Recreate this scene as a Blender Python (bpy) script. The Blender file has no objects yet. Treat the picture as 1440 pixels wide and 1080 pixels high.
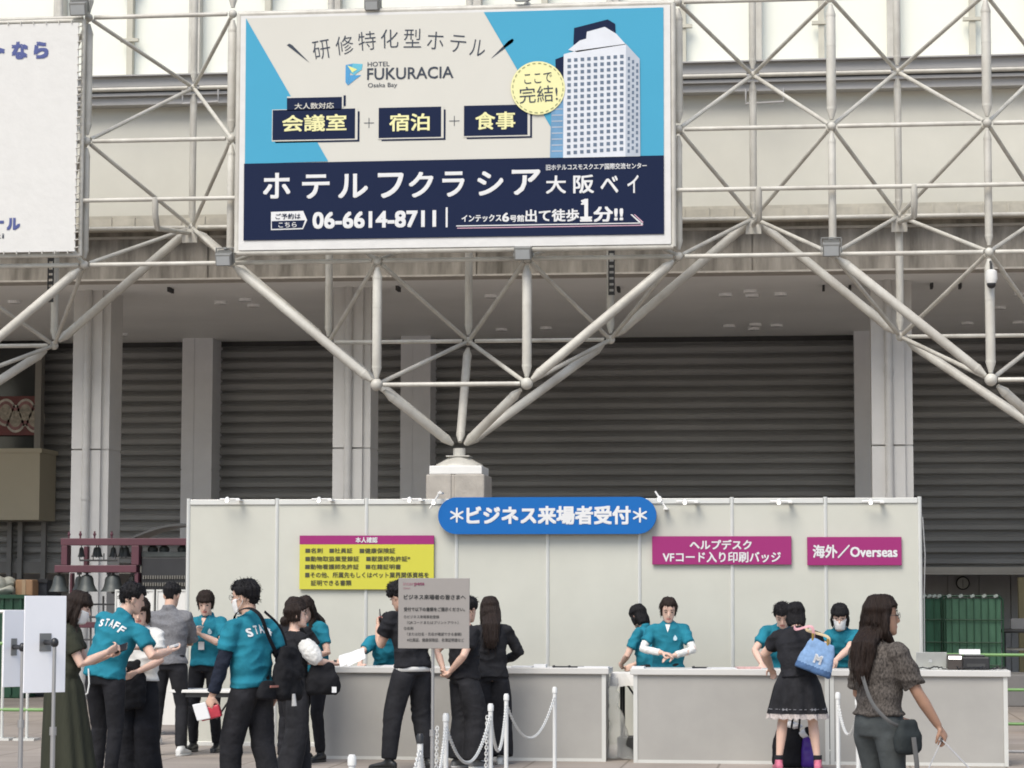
EXPO = 0.38
import bpy, bmesh, math, random
import numpy as np
from mathutils import Vector, Matrix, noise
from mathutils.bvhtree import BVHTree
from math import sin, cos, pi, radians as rad, atan, sqrt
random.seed(7)
SC = bpy.context.scene
COL = SC.collection
V = Vector
# ---------------------------------------------------------------- camera
F, HY, PSI, ROLL, EYE = 3500.0, 840.0, 0.12, 0.002, 1.59
RC = Matrix.Rotation(PSI, 3, 'Z') @ Matrix.Rotation(pi/2 + atan((HY-540)/F), 3, 'X') @ Matrix.Rotation(ROLL, 3, 'Z')
def at(px, py, Y):
    """point of the plane y=Y that the photograph shows at px, py"""
    d = RC @ V((px-720, 540-py, -F))
    t = Y/d.y
    return V((d.x*t, Y, EYE+d.z*t))
def gr(px, py, z=0.0):
    d = RC @ V((px-720, 540-py, -F))
    t = (z-EYE)/d.z
    return V((d.x*t, d.y*t, z))
cam = bpy.data.cameras.new('camera'); camo = bpy.data.objects.new('camera', cam); COL.objects.link(camo)
camo.location = (0, 0, EYE); camo.rotation_euler = RC.to_euler()
cam.sensor_width = 36; cam.lens = F/1440*36; cam.clip_end = 800; cam.clip_start = .5
SC.camera = camo
# ---------------------------------------------------------------- materials
MATS = {}
def mat(name, col, rough=.6, var=.08, scale=4, bump=0., bscale=60, metal=0., stretch=(1, 1, 1), spec=.5, coat=0, var2=None, sheen=0, sss=0):
    if name in MATS: return MATS[name]
    m = bpy.data.materials.new(name); m.use_nodes = True
    nt = m.node_tree; b = nt.nodes['Principled BSDF']; L = nt.links.new
    b.inputs['Roughness'].default_value = rough; b.inputs['Metallic'].default_value = metal
    b.inputs['Specular IOR Level'].default_value = spec; b.inputs['Coat Weight'].default_value = coat
    if sheen: b.inputs['Sheen Weight'].default_value = sheen
    if sss:
        b.inputs['Subsurface Weight'].default_value = sss; b.inputs['Subsurface Radius'].default_value = (.012, .005, .003); b.inputs['Subsurface Scale'].default_value = 1
    tc = nt.nodes.new('ShaderNodeTexCoord'); mp = nt.nodes.new('ShaderNodeMapping'); mp.inputs['Scale'].default_value = stretch
    L(tc.outputs['Object'], mp.inputs['Vector'])
    n = nt.nodes.new('ShaderNodeTexNoise'); n.inputs['Scale'].default_value = scale; n.inputs['Detail'].default_value = 6; n.inputs['Roughness'].default_value = .6
    L(mp.outputs[0], n.inputs['Vector'])
    r = nt.nodes.new('ShaderNodeValToRGB'); r.color_ramp.elements[0].position = .28; r.color_ramp.elements[1].position = .72
    lo = tuple(max(0, c*(1-var)) for c in col[:3])+(1,); hi = tuple(min(1, c*(1+var)) for c in col[:3])+(1,)
    if var2: lo = tuple(var2)+(1,)
    r.color_ramp.elements[0].color = lo; r.color_ramp.elements[1].color = hi
    L(n.outputs['Fac'], r.inputs[0]); L(r.outputs[0], b.inputs['Base Color'])
    if bump:
        n2 = nt.nodes.new('ShaderNodeTexNoise'); n2.inputs['Scale'].default_value = bscale; n2.inputs['Detail'].default_value = 4
        L(mp.outputs[0], n2.inputs['Vector'])
        bp = nt.nodes.new('ShaderNodeBump'); bp.inputs['Strength'].default_value = bump; bp.inputs['Distance'].default_value = .02
        L(n2.outputs['Fac'], bp.inputs['Height']); L(bp.outputs[0], b.inputs['Normal'])
    MATS[name] = m
    return m
def srgb(r, g, b, k=1.0):
    f = lambda c: ((c/255)/12.92 if c <= 10 else ((c/255+.055)/1.055)**2.4)*k
    return (f(r), f(g), f(b))
# ---------------------------------------------------------------- things
WL = {}
def tag(o, label=None, cat=None, group=None, kind=None):
    if label: o['label'] = label
    if cat: o['category'] = cat
    if group: o['group'] = group
    if kind: o['kind'] = kind
    return o
def thing(name, label, cat, loc=(0, 0, 0), rz=0, group=None, kind=None):
    o = bpy.data.objects.new(name, None); COL.objects.link(o)
    o.empty_display_size = .1
    o.location = loc; o.rotation_euler = (0, 0, rz); WL[o.name] = V(loc)
    return tag(o, label, cat, group, kind)
class MB:
    def __init__(s): s.v = []; s.f = []; s.mi = []; s.cur = 0
    def add(s, vs, fs):
        n = len(s.v); s.v += [tuple(p) for p in vs]
        for f in fs: s.f.append(tuple(n+i for i in f)); s.mi.append(s.cur)
        return s
    def box(s, x0, x1, y0, y1, z0, z1):
        v = [(x, y, z) for z in (z0, z1) for y in (y0, y1) for x in (x0, x1)]
        return s.add(v, [(0, 2, 3, 1), (4, 5, 7, 6), (0, 1, 5, 4), (2, 6, 7, 3), (0, 4, 6, 2), (1, 3, 7, 5)])
    def obox(s, c, X, Y, Z):
        """oriented box: centre and half axes"""
        c, X, Y, Z = V(c), V(X), V(Y), V(Z)
        v = [c+X*a+Y*b+Z*d for d in (-1, 1) for b in (-1, 1) for a in (-1, 1)]
        return s.add(v, [(0, 2, 3, 1), (4, 5, 7, 6), (0, 1, 5, 4), (2, 6, 7, 3), (0, 4, 6, 2), (1, 3, 7, 5)])
    def tube(s, pts, rad_, n=12, side=None, cap=True):
        """lofted tube; a radius is a number or (along side, across)"""
        pts = [V(p) for p in pts]; m = len(pts)
        if not isinstance(rad_, (list,)): rad_ = [rad_]*m
        d0 = (pts[1]-pts[0]).normalized()
        S = V(side) if side is not None else (V((1, 0, 0)) if abs(d0.x) < .8 else V((0, 1, 0)))
        vs = []; fs = []
        for i, p in enumerate(pts):
            a = pts[max(0, i-1)]; b = pts[min(m-1, i+1)]
            d = (b-a).normalized()
            S = (S - d*S.dot(d)); S = S.normalized() if S.length > 1e-6 else d.orthogonal().normalized()
            T = d.cross(S)
            r = rad_[i]; ra, rb = r if isinstance(r, tuple) else (r, r)
            for k in range(n):
                t = 2*pi*k/n
                vs.append(p+S*(cos(t)*ra)+T*(sin(t)*rb))
        for i in range(m-1):
            for k in range(n):
                k2 = (k+1) % n
                fs.append((i*n+k, i*n+k2, (i+1)*n+k2, (i+1)*n+k))
        if cap:
            fs.append(tuple(reversed(range(n)))); fs.append(tuple(range((m-1)*n, m*n)))
        return s.add(vs, fs)
    def rings(s, rings, n=24, p=2.0, cap=True):
        """rings: (centre, xvec, yvec) ellipses (or superellipses) stacked"""
        vs = []; fs = []
        for c, X, Y in rings:
            c, X, Y = V(c), V(X), V(Y)
            for k in range(n):
                t = 2*pi*k/n; a, b = cos(t), sin(t)
                if p != 2: a = math.copysign(abs(a)**(2/p), a); b = math.copysign(abs(b)**(2/p), b)
                vs.append(c+X*a+Y*b)
        m = len(rings)
        for i in range(m-1):
            for k in range(n):
                k2 = (k+1) % n
                fs.append((i*n+k, i*n+k2, (i+1)*n+k2, (i+1)*n+k))
        if cap: fs.append(tuple(reversed(range(n)))); fs.append(tuple(range((m-1)*n, m*n)))
        return s.add(vs, fs)
    def ell(s, c, r, R=None, nu=16, nv=10):
        R = R or Matrix.Identity(3); c = V(c)
        rg = []
        for j in range(1, nv):
            t = -pi/2+pi*j/nv
            rg.append((c+R@V((0, 0, sin(t)*r[2])), R@V((cos(t)*r[0], 0, 0)), R@V((0, cos(t)*r[1], 0))))
        rg = [(c+R@V((0, 0, -r[2]*.995)), R@V((r[0]*.08, 0, 0)), R@V((0, r[1]*.08, 0)))]+rg+[(c+R@V((0, 0, r[2]*.995)), R@V((r[0]*.08, 0, 0)), R@V((0, r[1]*.08, 0)))]
        return s.rings(rg, nu)
    def lathe(s, c, prof, n=20):
        c = V(c)
        return s.rings([(c+V((0, 0, z)), (r, 0, 0), (0, r, 0)) for r, z in prof], n)
    def poly(s, pts, Y, th=.0):
        """flat polygon in the plane y=Y from (x,z) pairs, facing -y"""
        from mathutils.geometry import tessellate_polygon
        v = [V((x, z, 0)) for x, z in pts]
        tri = tessellate_polygon([v])
        out = []
        for t in tri:
            a, b, c = (v[i] for i in t)
            out.append(t if (b-a).cross(c-a).z > 0 else (t[0], t[2], t[1]))
        return s.add([(x, Y, z) for x, z in pts], out)
    def build(s, name, m, parent=None, smooth=False, loc=None, bevel=0):
        me = bpy.data.meshes.new(name)
        off = V((0, 0, 0))
        if parent is not None: off = WL.get(parent.name, off)
        elif loc is not None: off = V(loc)
        me.from_pydata([(x-off.x, y-off.y, z-off.z) for x, y, z in s.v], [], s.f)
        ms = m if isinstance(m, (list, tuple)) else [m]
        for q in ms: me.materials.append(q)
        if len(ms) > 1: me.polygons.foreach_set('material_index', s.mi)
        if smooth: me.polygons.foreach_set('use_smooth', [True]*len(me.polygons))
        me.update()
        o = bpy.data.objects.new(name, me); COL.objects.link(o)
        if parent is not None:
            o.parent = parent; WL[o.name] = off
        else:
            o.location = off; WL[o.name] = off
        if smooth:
            try: me.shade_smooth(); me.set_sharp_from_angle(angle=rad(42))
            except Exception: pass
        if bevel:
            bm_ = o.modifiers.new('b', 'BEVEL'); bm_.width = bevel; bm_.segments = 2; bm_.limit_method = 'ANGLE'
        return o
def copy_tree(o, parent=None):
    c = o.copy(); COL.objects.link(c)
    if parent is not None: c.parent = parent
    WL[c.name] = WL.get(o.name, V((0, 0, 0)))
    for ch in list(o.children): copy_tree(ch, c)
    return c
# ---------------------------------------------------------------- lettering
_TC = {}
def glyphs(s, bold=0.0, res=3, space=1.0):
    k = (s, bold, res, space)
    if k in _TC: return _TC[k]
    c = bpy.data.curves.new('t', 'FONT'); c.body = s; c.offset = bold; c.resolution_u = res; c.space_character = space
    o = bpy.data.objects.new('t', c); COL.objects.link(o)
    dg = bpy.context.evaluated_depsgraph_get(); dg.update()
    m = bpy.data.meshes.new_from_object(o.evaluated_get(dg))
    v = [tuple(p.co) for p in m.vertices]; f = [tuple(p.vertices) for p in m.polygons]
    bpy.data.objects.remove(o); bpy.data.curves.remove(c); bpy.data.meshes.remove(m)
    xs = [p[0] for p in v]; ys = [p[1] for p in v]
    _TC[k] = (v, f, (min(xs), min(ys), max(xs), max(ys)))
    return _TC[k]
def fit_text(mb, s, x0, z0, x1, z1, Y, bold=0.0, rot=0, shear=0, space=1.0):
    """write s into the box x0..x1, z0..z1 of the plane y=Y (reads from -y)"""
    v, f, (a, b, c, d) = glyphs(s, min(bold, 0.0), 3, space)
    sx = (x1-x0)/(c-a); sz = (z1-z0)/(d-b); cx, cz = (x0+x1)/2, (z0+z1)/2
    k = max(bold, 0)*.9
    offs = [(0, 0)] if k == 0 else [(-k, -k), (k, -k), (-k, k), (k, k), (0, 0)] if k > .01 else [(-k, 0), (k, 0)]
    for j, (du, dw) in enumerate(offs):
        out = []
        for p in v:
            u = (p[0]+du-(a+c)/2)*sx*(1-2*k/(c-a)); w = (p[1]+dw-(b+d)/2)*sz*(1-2*k/(d-b))
            u += w*shear
            out.append((cx+u*cos(rot)-w*sin(rot), Y-.0005*j, cz+u*sin(rot)+w*cos(rot)))
        mb.add(out, f)
# ---------------------------------------------------------------- colours
WHITE = mat('white_paint', (.72, .71, .68), .45, .05, 3)
TRUSSW = mat('truss_paint', (.535, .518, .465), .42, .12, 3.2, bump=.15, bscale=30, stretch=(1, 1, .6), var2=(.40, .375, .33))
TRUSSD = mat('truss_dirty', (.42, .40, .36), .55, .25, 3)
CONC = mat('concrete_stained', (.29, .265, .23), .9, .2, 1.9, bump=.4, bscale=14, stretch=(2.4, 1, .35), var2=(.095, .085, .07))
CONC2 = mat('concrete_light', (.38, .35, .31), .9, .15, 5, bump=.3, bscale=40)
SHUT = mat('shutter_metal', (.305, .307, .307), .55, .22, .9, metal=.0, stretch=(.25, 1, 1.5))
SOFF = mat('soffit', (.80, .80, .78), .7, .05, .6)
PILL = mat('pillar_cladding', (.58, .57, .55), .55, .06, 2, bump=.05)
PILB = mat('pier_cladding', (.68, .69, .715), .5, .06, 2)
CREAM = mat('cream_panel', (.585, .57, .505), .7, .07, .7)
GREY = mat('grey_steel', (.36, .35, .34), .5, .12, 1.5, stretch=(.3, 1, 2))
DARK = mat('dark_gap', (.05, .05, .05), .8, .2)
BLACK = mat('black_plastic', (.02, .02, .022), .4, .2)
MAROON = mat('maroon_steel', (.085, .025, .036), .5, .15, 3)
BRONZE = mat('bell_bronze', (.05, .056, .053), .5, .3, 6, metal=.2)
CHROME = mat('steel_tube', (.45, .45, .46), .28, .08, 5, metal=.8)
BOOTH = mat('booth_panel', (.51, .506, .445), .5, .06, 1.3, bump=.04, bscale=3)
ALU = mat('aluminium_post', (.62, .62, .59), .35, .05, 3, metal=.25)
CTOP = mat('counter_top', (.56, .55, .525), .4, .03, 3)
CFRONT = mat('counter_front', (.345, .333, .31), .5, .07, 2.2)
NAVY = mat('navy_print', (.006, .013, .045), .6, .02, 1, spec=.15)
SKYB = mat('blue_print', srgb(80, 176, 212, .74), .6, .02, 1, spec=.2)
PCREAM = mat('cream_print', (.585, .57, .515), .6, .02, 1, spec=.2)
PYEL = mat('pale_yellow_print', (.75, .72, .38), .6, .02, 1, spec=.2)
PYEL2 = mat('yellow_print', (.74, .70, .13), .6, .02, 1, spec=.2)
PGREY = mat('charcoal_print', (.05, .06, .08), .6, .02, 1, spec=.2)
PWHITE = mat('white_print', (.68, .68, .68), .6, .02, 1, spec=.2)
MAG = mat('magenta_board', (.30, .028, .15), .6, .02, 1, spec=.2)
YEL = mat('yellow_board', (.55, .52, .065), .6, .02, 1, spec=.2)
BLUE = mat('blue_board', (.008, .12, .39), .6, .02, 1, spec=.2)
OLIVE = mat('dark_lettering', (.055, .055, .03), .6, .02)
# ---------------------------------------------------------------- world and light
w = bpy.data.worlds.new('World'); SC.world = w; w.use_nodes = True
nt = w.node_tree; sk = nt.nodes.new('ShaderNodeTexSky'); sk.sky_type = 'NISHITA'; sk.sun_disc = False
SUN_EL, SUN_AZ = rad(52), rad(200)      # azimuth from +y, clockwise
sk.sun_elevation = SUN_EL; sk.sun_rotation = SUN_AZ; sk.air_density = 1.0; sk.dust_density = 2; sk.ozone_density = .6
bg = nt.nodes['Background']; bg.inputs[1].default_value = .15
nt.links.new(sk.outputs[0], bg.inputs[0])
sl = bpy.data.lights.new('sun', 'SUN'); so = bpy.data.objects.new('sun', sl); COL.objects.link(so)
sl.energy = 2.3; sl.angle = rad(36); sl.color = (1, .96, .855)
sd = V((sin(SUN_AZ)*cos(SUN_EL), cos(SUN_AZ)*cos(SUN_EL), sin(SUN_EL)))
so.rotation_euler = sd.to_track_quat('Z', 'Y').to_euler()
SC.view_settings.view_transform = 'Standard'; SC.view_settings.look = 'None'; SC.view_settings.gamma = 1
SC.view_settings.exposure = EXPO
SC.cycles.use_denoising = True
SC.cycles.max_bounces = 6; SC.cycles.filter_width = 1.8
# ---------------------------------------------------------------- ground
gm = bpy.data.materials.new('plaza_paving'); gm.use_nodes = True; nt = gm.node_tree; L = nt.links.new
b = nt.nodes['Principled BSDF']; b.inputs['Roughness'].default_value = .75
tc = nt.nodes.new('ShaderNodeTexCoord')
br = nt.nodes.new('ShaderNodeTexBrick'); br.inputs['Scale'].default_value = 1; br.inputs['Brick Width'].default_value = .9; br.inputs['Row Height'].default_value = .9; br.offset = 0
br.inputs['Mortar Size'].default_value = .012; br.inputs['Color1'].default_value = (.33, .285, .245, 1); br.inputs['Color2'].default_value = (.37, .32, .28, 1); br.inputs['Mortar'].default_value = (.2, .17, .14, 1)
no = nt.nodes.new('ShaderNodeTexNoise'); no.inputs['Scale'].default_value = .9; no.inputs['Detail'].default_value = 8
mx = nt.nodes.new('ShaderNodeMix'); mx.data_type = 'RGBA'; mx.blend_type = 'MULTIPLY'; mx.inputs[0].default_value = .7
cr = nt.nodes.new('ShaderNodeValToRGB'); cr.color_ramp.elements[0].color = (.6, .6, .6, 1); cr.color_ramp.elements[0].position = .3; cr.color_ramp.elements[1].position = .7
L(tc.outputs['Object'], br.inputs['Vector']); L(tc.outputs['Object'], no.inputs['Vector']); L(no.outputs['Fac'], cr.inputs[0])
L(br.outputs['Color'], mx.inputs[6]); L(cr.outputs[0], mx.inputs[7]); L(mx.outputs[2], b.inputs['Base Color'])
bp = nt.nodes.new('ShaderNodeBump'); bp.inputs['Strength'].default_value = .3; L(br.outputs['Fac'], bp.inputs['Height']); bp.invert = True; L(bp.outputs[0], b.inputs['Normal'])
g = MB(); g.add([(-300, -60, 0), (300, -60, 0), (300, 300, 0), (-300, 300, 0)], [(0, 1, 2, 3)])
tag(g.build('ground', gm), kind='structure')

# ---------------------------------------------------------------- exhibition hall
YF, YS = 36.5, 46.0                     # face of the beam, plane of the shutters
XL, XR = -40.0, 34.0
ZB = at(700, 385, YF).z                 # underside of the beam
hall = thing('exhibition_hall', 'grey exhibition hall with tall roller shutters, stained concrete beam and pale upper wall', 'building', (at(700, 500, YS).x, YS, 0))
ZBT = at(1058, 308, YF).z
m = MB(); x = XL; jx = [at(293, 350, YF).x, at(1058, 350, YF).x]
step = (jx[1]-jx[0])/2
e = jx[0]-step*4
while e < XR:
    m.box(e+.012, e+step-.012, YF, YF+.5, ZB, ZBT-.05); e += step
m.box(XL, XR, YF+.03, YF+.52, ZB+.01, ZBT-.06)
m.build('concrete_beam', CONC, hall)
m = MB(); m.box(XL, XR, YF-.02, YF+.4, ZB-.03, ZB-.002); m.box(XL, XR, YF-.03, YF+.1, ZBT-.16, ZBT-.12)
m.build('beam_edge_trim', CONC2, hall)
# gutter above the beam
m = MB(); m.box(XL, XR, YF-.28, YF+.3, ZBT-.05, ZBT+.02); m.box(XL, XR, YF-.28, YF-.24, ZBT+.02, ZBT+.11)
m.box(XL, XR, YF-.08, YF-.04, ZBT+.02, ZBT+.19)
xx = XL
while xx < XR: m.box(xx, xx+.025, YF-.30, YF-.23, ZBT-.03, ZBT+.13); xx += .36
m.build('roof_gutter', mat('gutter_metal', (.46, .43, .36), .5, .2, 3), hall)
# cream wall, girder and translucent glazing
ZG0, ZG1 = at(1058, 128, YF).z, at(1058, 87, YF).z
m = MB(); m.box(XL, XR, YF+.25, YF+.45, ZBT, ZG0)
m.build('upper_wall', CREAM, hall)
m = MB(); m.box(XL, XR, YF-.05, YF+.4, ZG1-.17, ZG1); m.box(XL, XR, YF+.02, YF+.4, ZG1-.27, ZG1-.173)
m.box(XL, XR, YF-.08, YF+.4, ZG0+.12, ZG1-.273); m.box(XL, XR, YF-.0, YF+.4, ZG0, ZG0+.117)
m.box(XL, XR, YF-.14, YF-.05, ZG1-.02, ZG1+.0); m.box(XL, XR, YF-.14, YF-.082, ZG0+.20, ZG0+.23)
m.build('wall_girder', GREY, hall)
m = MB(); m.box(XL, XR, YF-.055, YF+.0, ZG1-.265, ZG1-.225)
m.build('girder_shadow_joint', DARK, hall)
tr = bpy.data.materials.new('translucent_glazing'); tr.use_nodes = True; nt = tr.node_tree
pb = nt.nodes['Principled BSDF']; pb.inputs['Base Color'].default_value = (.98, .97, .84, 1); pb.inputs['Roughness'].default_value = .5
tl = nt.nodes.new('ShaderNodeBsdfTranslucent'); tl.inputs[0].default_value = (.95, .94, .84, 1)
mxs = nt.nodes.new('ShaderNodeMixShader'); mxs.inputs[0].default_value = .2
n = nt.nodes.new('ShaderNodeTexNoise'); n.inputs['Scale'].default_value = 1.2; n.inputs['Detail'].default_value = 8
cr = nt.nodes.new('ShaderNodeValToRGB'); cr.color_ramp.elements[0].color = (.80, .78, .64, 1); cr.color_ramp.elements[1].color = (.95, .94, .86, 1); cr.color_ramp.elements[0].position = .35; cr.color_ramp.elements[1].position = .6
tc = nt.nodes.new('ShaderNodeTexCoord'); nt.links.new(tc.outputs['Object'], n.inputs['Vector'])
nt.links.new(n.outputs['Fac'], cr.inputs[0]); nt.links.new(cr.outputs[0], tl.inputs[0])
nt.links.new(pb.outputs[0], mxs.inputs[1]); nt.links.new(tl.outputs[0], mxs.inputs[2]); tp = nt.nodes.new('ShaderNodeBsdfTransparent'); tp.inputs[0].default_value = (1, 1, .93, 1); mx2 = nt.nodes.new('ShaderNodeMixShader'); mx2.inputs[0].default_value = .06
nt.links.new(mxs.outputs[0], mx2.inputs[1]); nt.links.new(tp.outputs[0], mx2.inputs[2]); nt.links.new(mx2.outputs[0], nt.nodes['Material Output'].inputs[0])
xs = [XL]+[at(p, 40, YF).x for p in (-260, -80, 82, 273, 470, 668, 862, 1063, 1256, 1452)]+[XR]
for a, c in zip(xs[:-1], xs[1:]):
    m = MB(); m.add([(a+.05, YF+.2, ZG1+.002), (c-.05, YF+.2, ZG1+.002), (c-.05, YF+.2, 15), (a+.05, YF+.2, 15)], [(0, 1, 2, 3)]); m.build('glazing_panel', tr, hall)
for px, wd in ((-80, .16), (82, .16), (273, .17), (470, .17), (668, .17), (862, .17), (1063, .17), (1256, .17), (1452, .17)):
    X = at(px, 40, YF).x; m = MB(); m.box(X-wd/2, X+wd/2, YF, YF+.3, ZG1+.002, 15.0); m.build('mullion', TRUSSW, hall)
for px in (181, 375, 1155, 1368, 765, 960):
    X = at(px, 40, YF).x; m = MB(); m.box(X-.045, X+.045, YF+.05, YF+.198, ZG1+.002, 15.0)
    for zz in (.55, 1.35, 2.2): m.box(X-.14, X+.14, YF+.02, YF+.1, ZG1+zz, ZG1+zz+.05)
    m.build('bracing_strip', mat('pale_strip', (.5, .48, .4), .5), hall)
# soffit
ZS = ZB+.02
m = MB(); m.box(XL, XR, YF+.5, YS+.2, ZS, ZS+.3)
m.build('soffit', SOFF, hall)
dl = mat('downlight_glass', (.92, .92, .92), .2, .02); 
k = 0
for px, py in ((1020, 413), (1055, 408), (1058, 414), (1098, 412), (1025, 457), (1062, 455), (1060, 461), (1092, 456), (310, 424), (345, 420), (356, 428), (690, 415), (705, 462), (768, 460), (20, 423), (1360, 453), (1432, 452), (1435, 412), (1405, 431), (172, 469)):
    d = RC @ V((px-720, 540-py, -F)); t = (ZS-EYE)/d.z; P = V((d.x*t, d.y*t, ZS))
    m = MB(); m.lathe(P, [(.10, -.045), (.11, -.04), (.11, -.001)], 14); m.build('downlight', dl, hall)
for px, py in ((240, 405), (560, 403), (870, 404), (1158, 402), (1195, 402), (1310, 399), (1350, 399)):
    d = RC @ V((px-720, 540-py, -F)); t = (ZS-EYE)/d.z; P = V((d.x*t, d.y*t, ZS))
    m = MB(); m.box(P.x-.02, P.x+.02, P.y-.14, P.y+.14, ZS-.07, ZS-.001); m.build('ceiling_bracket', DARK, hall)
# shutters: ribbed sheets between the piers
ZSB = at(1350, 808, YS).z
def shutter(x0, x1, z0, z1, name='roller_shutter'):
    m = MB(); pitch = .205; prof = []
    z = z0
    while z < z1:
        prof += [(.09, z), (.09, z+.040), (-.015, z+.042), (-.055, z+.062), (-.055, z+.072), (-.030, z+.080), (-.030, z+.142), (-.055, z+.150), (-.055, z+.158), (.0, z+.203), (.09, z+.2045)]
        z += pitch
    prof = [(y, min(zz, z1)) for y, zz in prof]+[(0, z1)]
    n = len(prof)
    m.add([(x0, YS+y, zz) for y, zz in prof]+[(x1, YS+y, zz) for y, zz in prof], [(i, i+n, i+n+1, i+1) for i in range(n-1)])
    # small fixings along every slat
    xx = x0+.4+.3
    while xx < x1-.2:
        for j in range(0, int((z1-z0)/pitch)): 
            zz = z0+j*pitch+.085; m.box(xx-.012, xx+.012, YS-.035, YS-.01, zz+.03, zz+.06)
        xx += 1.05
    return m.build(name, SHUT, hall)
px_piers = [(-420, -370), (-140, -88), (255, 298), (563, 605), (1202, 1256), (1500, 1552), (1800, 1850)]
pier_x = [(at(a, 600, YS-.7).x, at(b, 600, YS-.7).x) for a, b in px_piers]
edges = [XL]+[v for p in pier_x for v in p]+[XR]
spans = [(edges[i], edges[i+1]) for i in range(0, len(edges), 2)]
for a, c in spans: shutter(a-.05, c+.05, ZSB+.14, ZS-.10)
m = MB(); m.box(XL, XR, YS-.03, YS+.1, ZS-.10, ZS-.001); m.build('shutter_housing', DARK, hall)
for a, c in spans[:]:
    m = MB(); m.box(a-.04, c+.04, YS-.10, YS+.1, ZSB, ZSB+.135)
    m.box(a-.04, c+.04, YS-.13, YS-.102, ZSB+.05, ZSB+.08)
    m.build('shutter_bottom_rail', mat('rail_grey', (.50, .47, .42), .5, .1, 2), hall)
for a, c in pier_x:
    m = MB(); mid = (a+c)/2-.05
    zc = at(285, 660, YS-.7).z
    for z0, z1 in ((0, zc-.01), (zc+.01, ZS)):
        m.box(a, mid-.008, YS-.7, YS+.1, z0, z1); m.box(mid+.008, c, YS-.7, YS+.1, z0, z1)
    m.box(a+.01, c-.01, YS-.69, YS+.1, 0, ZS)
    m.build('pier', PILB, hall)
# front pillars with a downpipe in their groove
YP = 38.0
for a, c in ((at(-372, 600, YP).x, at(-312, 600, YP).x), (at(101, 600, YP).x, at(152, 600, YP).x), (at(468, 600, YP).x, at(520, 600, YP).x), (at(1226, 600, YP).x, at(1284, 600, YP).x), (at(1600, 600, YP).x, at(1660, 600, YP).x)):
    m = MB(); wd = c-a; g0, g1 = a+wd*.36, a+wd*.48
    zc = at(128, 632, YP).z
    for z0, z1 in ((0, zc-.012), (zc+.012, ZS)):
        m.box(a, g0, YP, YP+.75, z0, z1); m.box(g1, c-.12, YP, YP+.75, z0, z1)
        m.box(c-.12, c, YP+.06, YP+.75, z0, z1)
    m.box(a+.01, c-.01, YP+.08, YP+.74, 0, ZS)
    m.build('pillar', PILL, hall)
    m = MB(); m.tube([((g0+g1)/2, YP-.03, .02), ((g0+g1)/2, YP-.03, ZS)], .062, 16)
    for zz in (1.2, 3.1, 5.0): m.tube([((g0+g1)/2, YP-.03, zz), ((g0+g1)/2, YP-.03, zz+.05)], .072, 16)
    m.build('downpipe', mat('pipe_white', (.52, .51, .49), .4), hall, smooth=True)
# ground floor behind the raised shutters
m = MB()
xx = XL
while xx < XR: m.box(xx, xx+.58, YS+3.0, YS+3.1, 0, 3.2); xx += .6
m.box(XL, XR, YS+3.05, YS+3.2, 0, 3.3)
m.build('inner_wall', mat('inner_wall_grey', (.52, .51, .51), .6, .08, 3), hall)
m = MB(); m.box(XL, XR, YS+.1, YS+3.2, 3.0, 3.1); m.build('inner_ceiling', GREY, hall)
m = MB(); m.box(XL, XR, YS+9.9, YS+10.2, 0, ZG0-.1); m.box(XL, XR, YF+.45, YS+9.9, ZG0-.1, ZG0+.1); m.box(XL, XR, YS+.1, YS+.2, 3.1, ZS+.2)
m.build('rear_structure', GREY, hall)
# lower left: closed shutter foot and door posts
m = MB(); a = at(55, 700, YS-.1).x
for px in (10, 25, 58): X = at(px, 760, YS-.2).x; m.box(X, X+.09, YS-.22, YS-.12, 0, at(px, 735, YS).z)
m.box(XL, at(100, 800, YS).x, YS-.15, YS-.11, at(60, 806, YS).z, at(60, 790, YS).z)
m.build('door_post', mat('post_grey', (.17, .17, .17), .5), hall)
m = MB(); X = at(1432, 850, YS-1.2).x
m.box(X, X+.25, YS-1.3, YS-1.1, 0, at(1432, 812, YS-1.2).z); m.build('yellow_post', mat('ochre_post', (.30, .25, .13), .6), hall)

# projecting gallery on the left
YG = 44.9
gx1 = at(57, 600, YG).x; zt = at(50, 478, YG).z; z1 = at(50, 632, YG).z; z0 = at(50, 731, YG).z
gal = thing('gallery_box', 'beige balcony room projecting from the hall at the left edge, red poster in its window', 'balcony', (gx1-2.5, YG+2, z0))
m = MB(); m.box(-26, gx1, YG, YG+1.0, z0, z1); m.box(-26, gx1+.04, YG-.03, YG+1.0, z1-.06, z1+.02); m.build('parapet', mat('beige_cladding', (.46, .42, .32), .6, .05, 1), gal)
m = MB(); m.box(gx1-.12, gx1, YG, YG+.2, z1+.02, ZS-.15); m.box(-26, gx1, YG+.6, YG+.8, zt, ZS-.12); 
for xx in (gx1-1.2, gx1-2.6): m.box(xx, xx+.06, YG+.35, YG+.4, z1+.02, zt)
m.build('window_frame', mat('bronze_frame', (.20, .19, .17), .5), gal)
m = MB(); m.box(-26, gx1-.12, YG+.45, YG+.47, z1+.02, zt)
m.build('window_glass', mat('dark_glass', (.03, .033, .035), .12, .1, 2), gal)
pa, pb_ = at(0, 556, YG+.3), at(52, 612, YG+.3)
m = MB(); m.box(pa.x-.8, pb_.x, YG+.28, YG+.3, pb_.z, pa.z-.02); po = m.build('poster', mat('poster_red', (.13, .025, .025), .5, .3, 4), gal)
m = MB(); m2 = MB(); m3 = MB()
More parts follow.
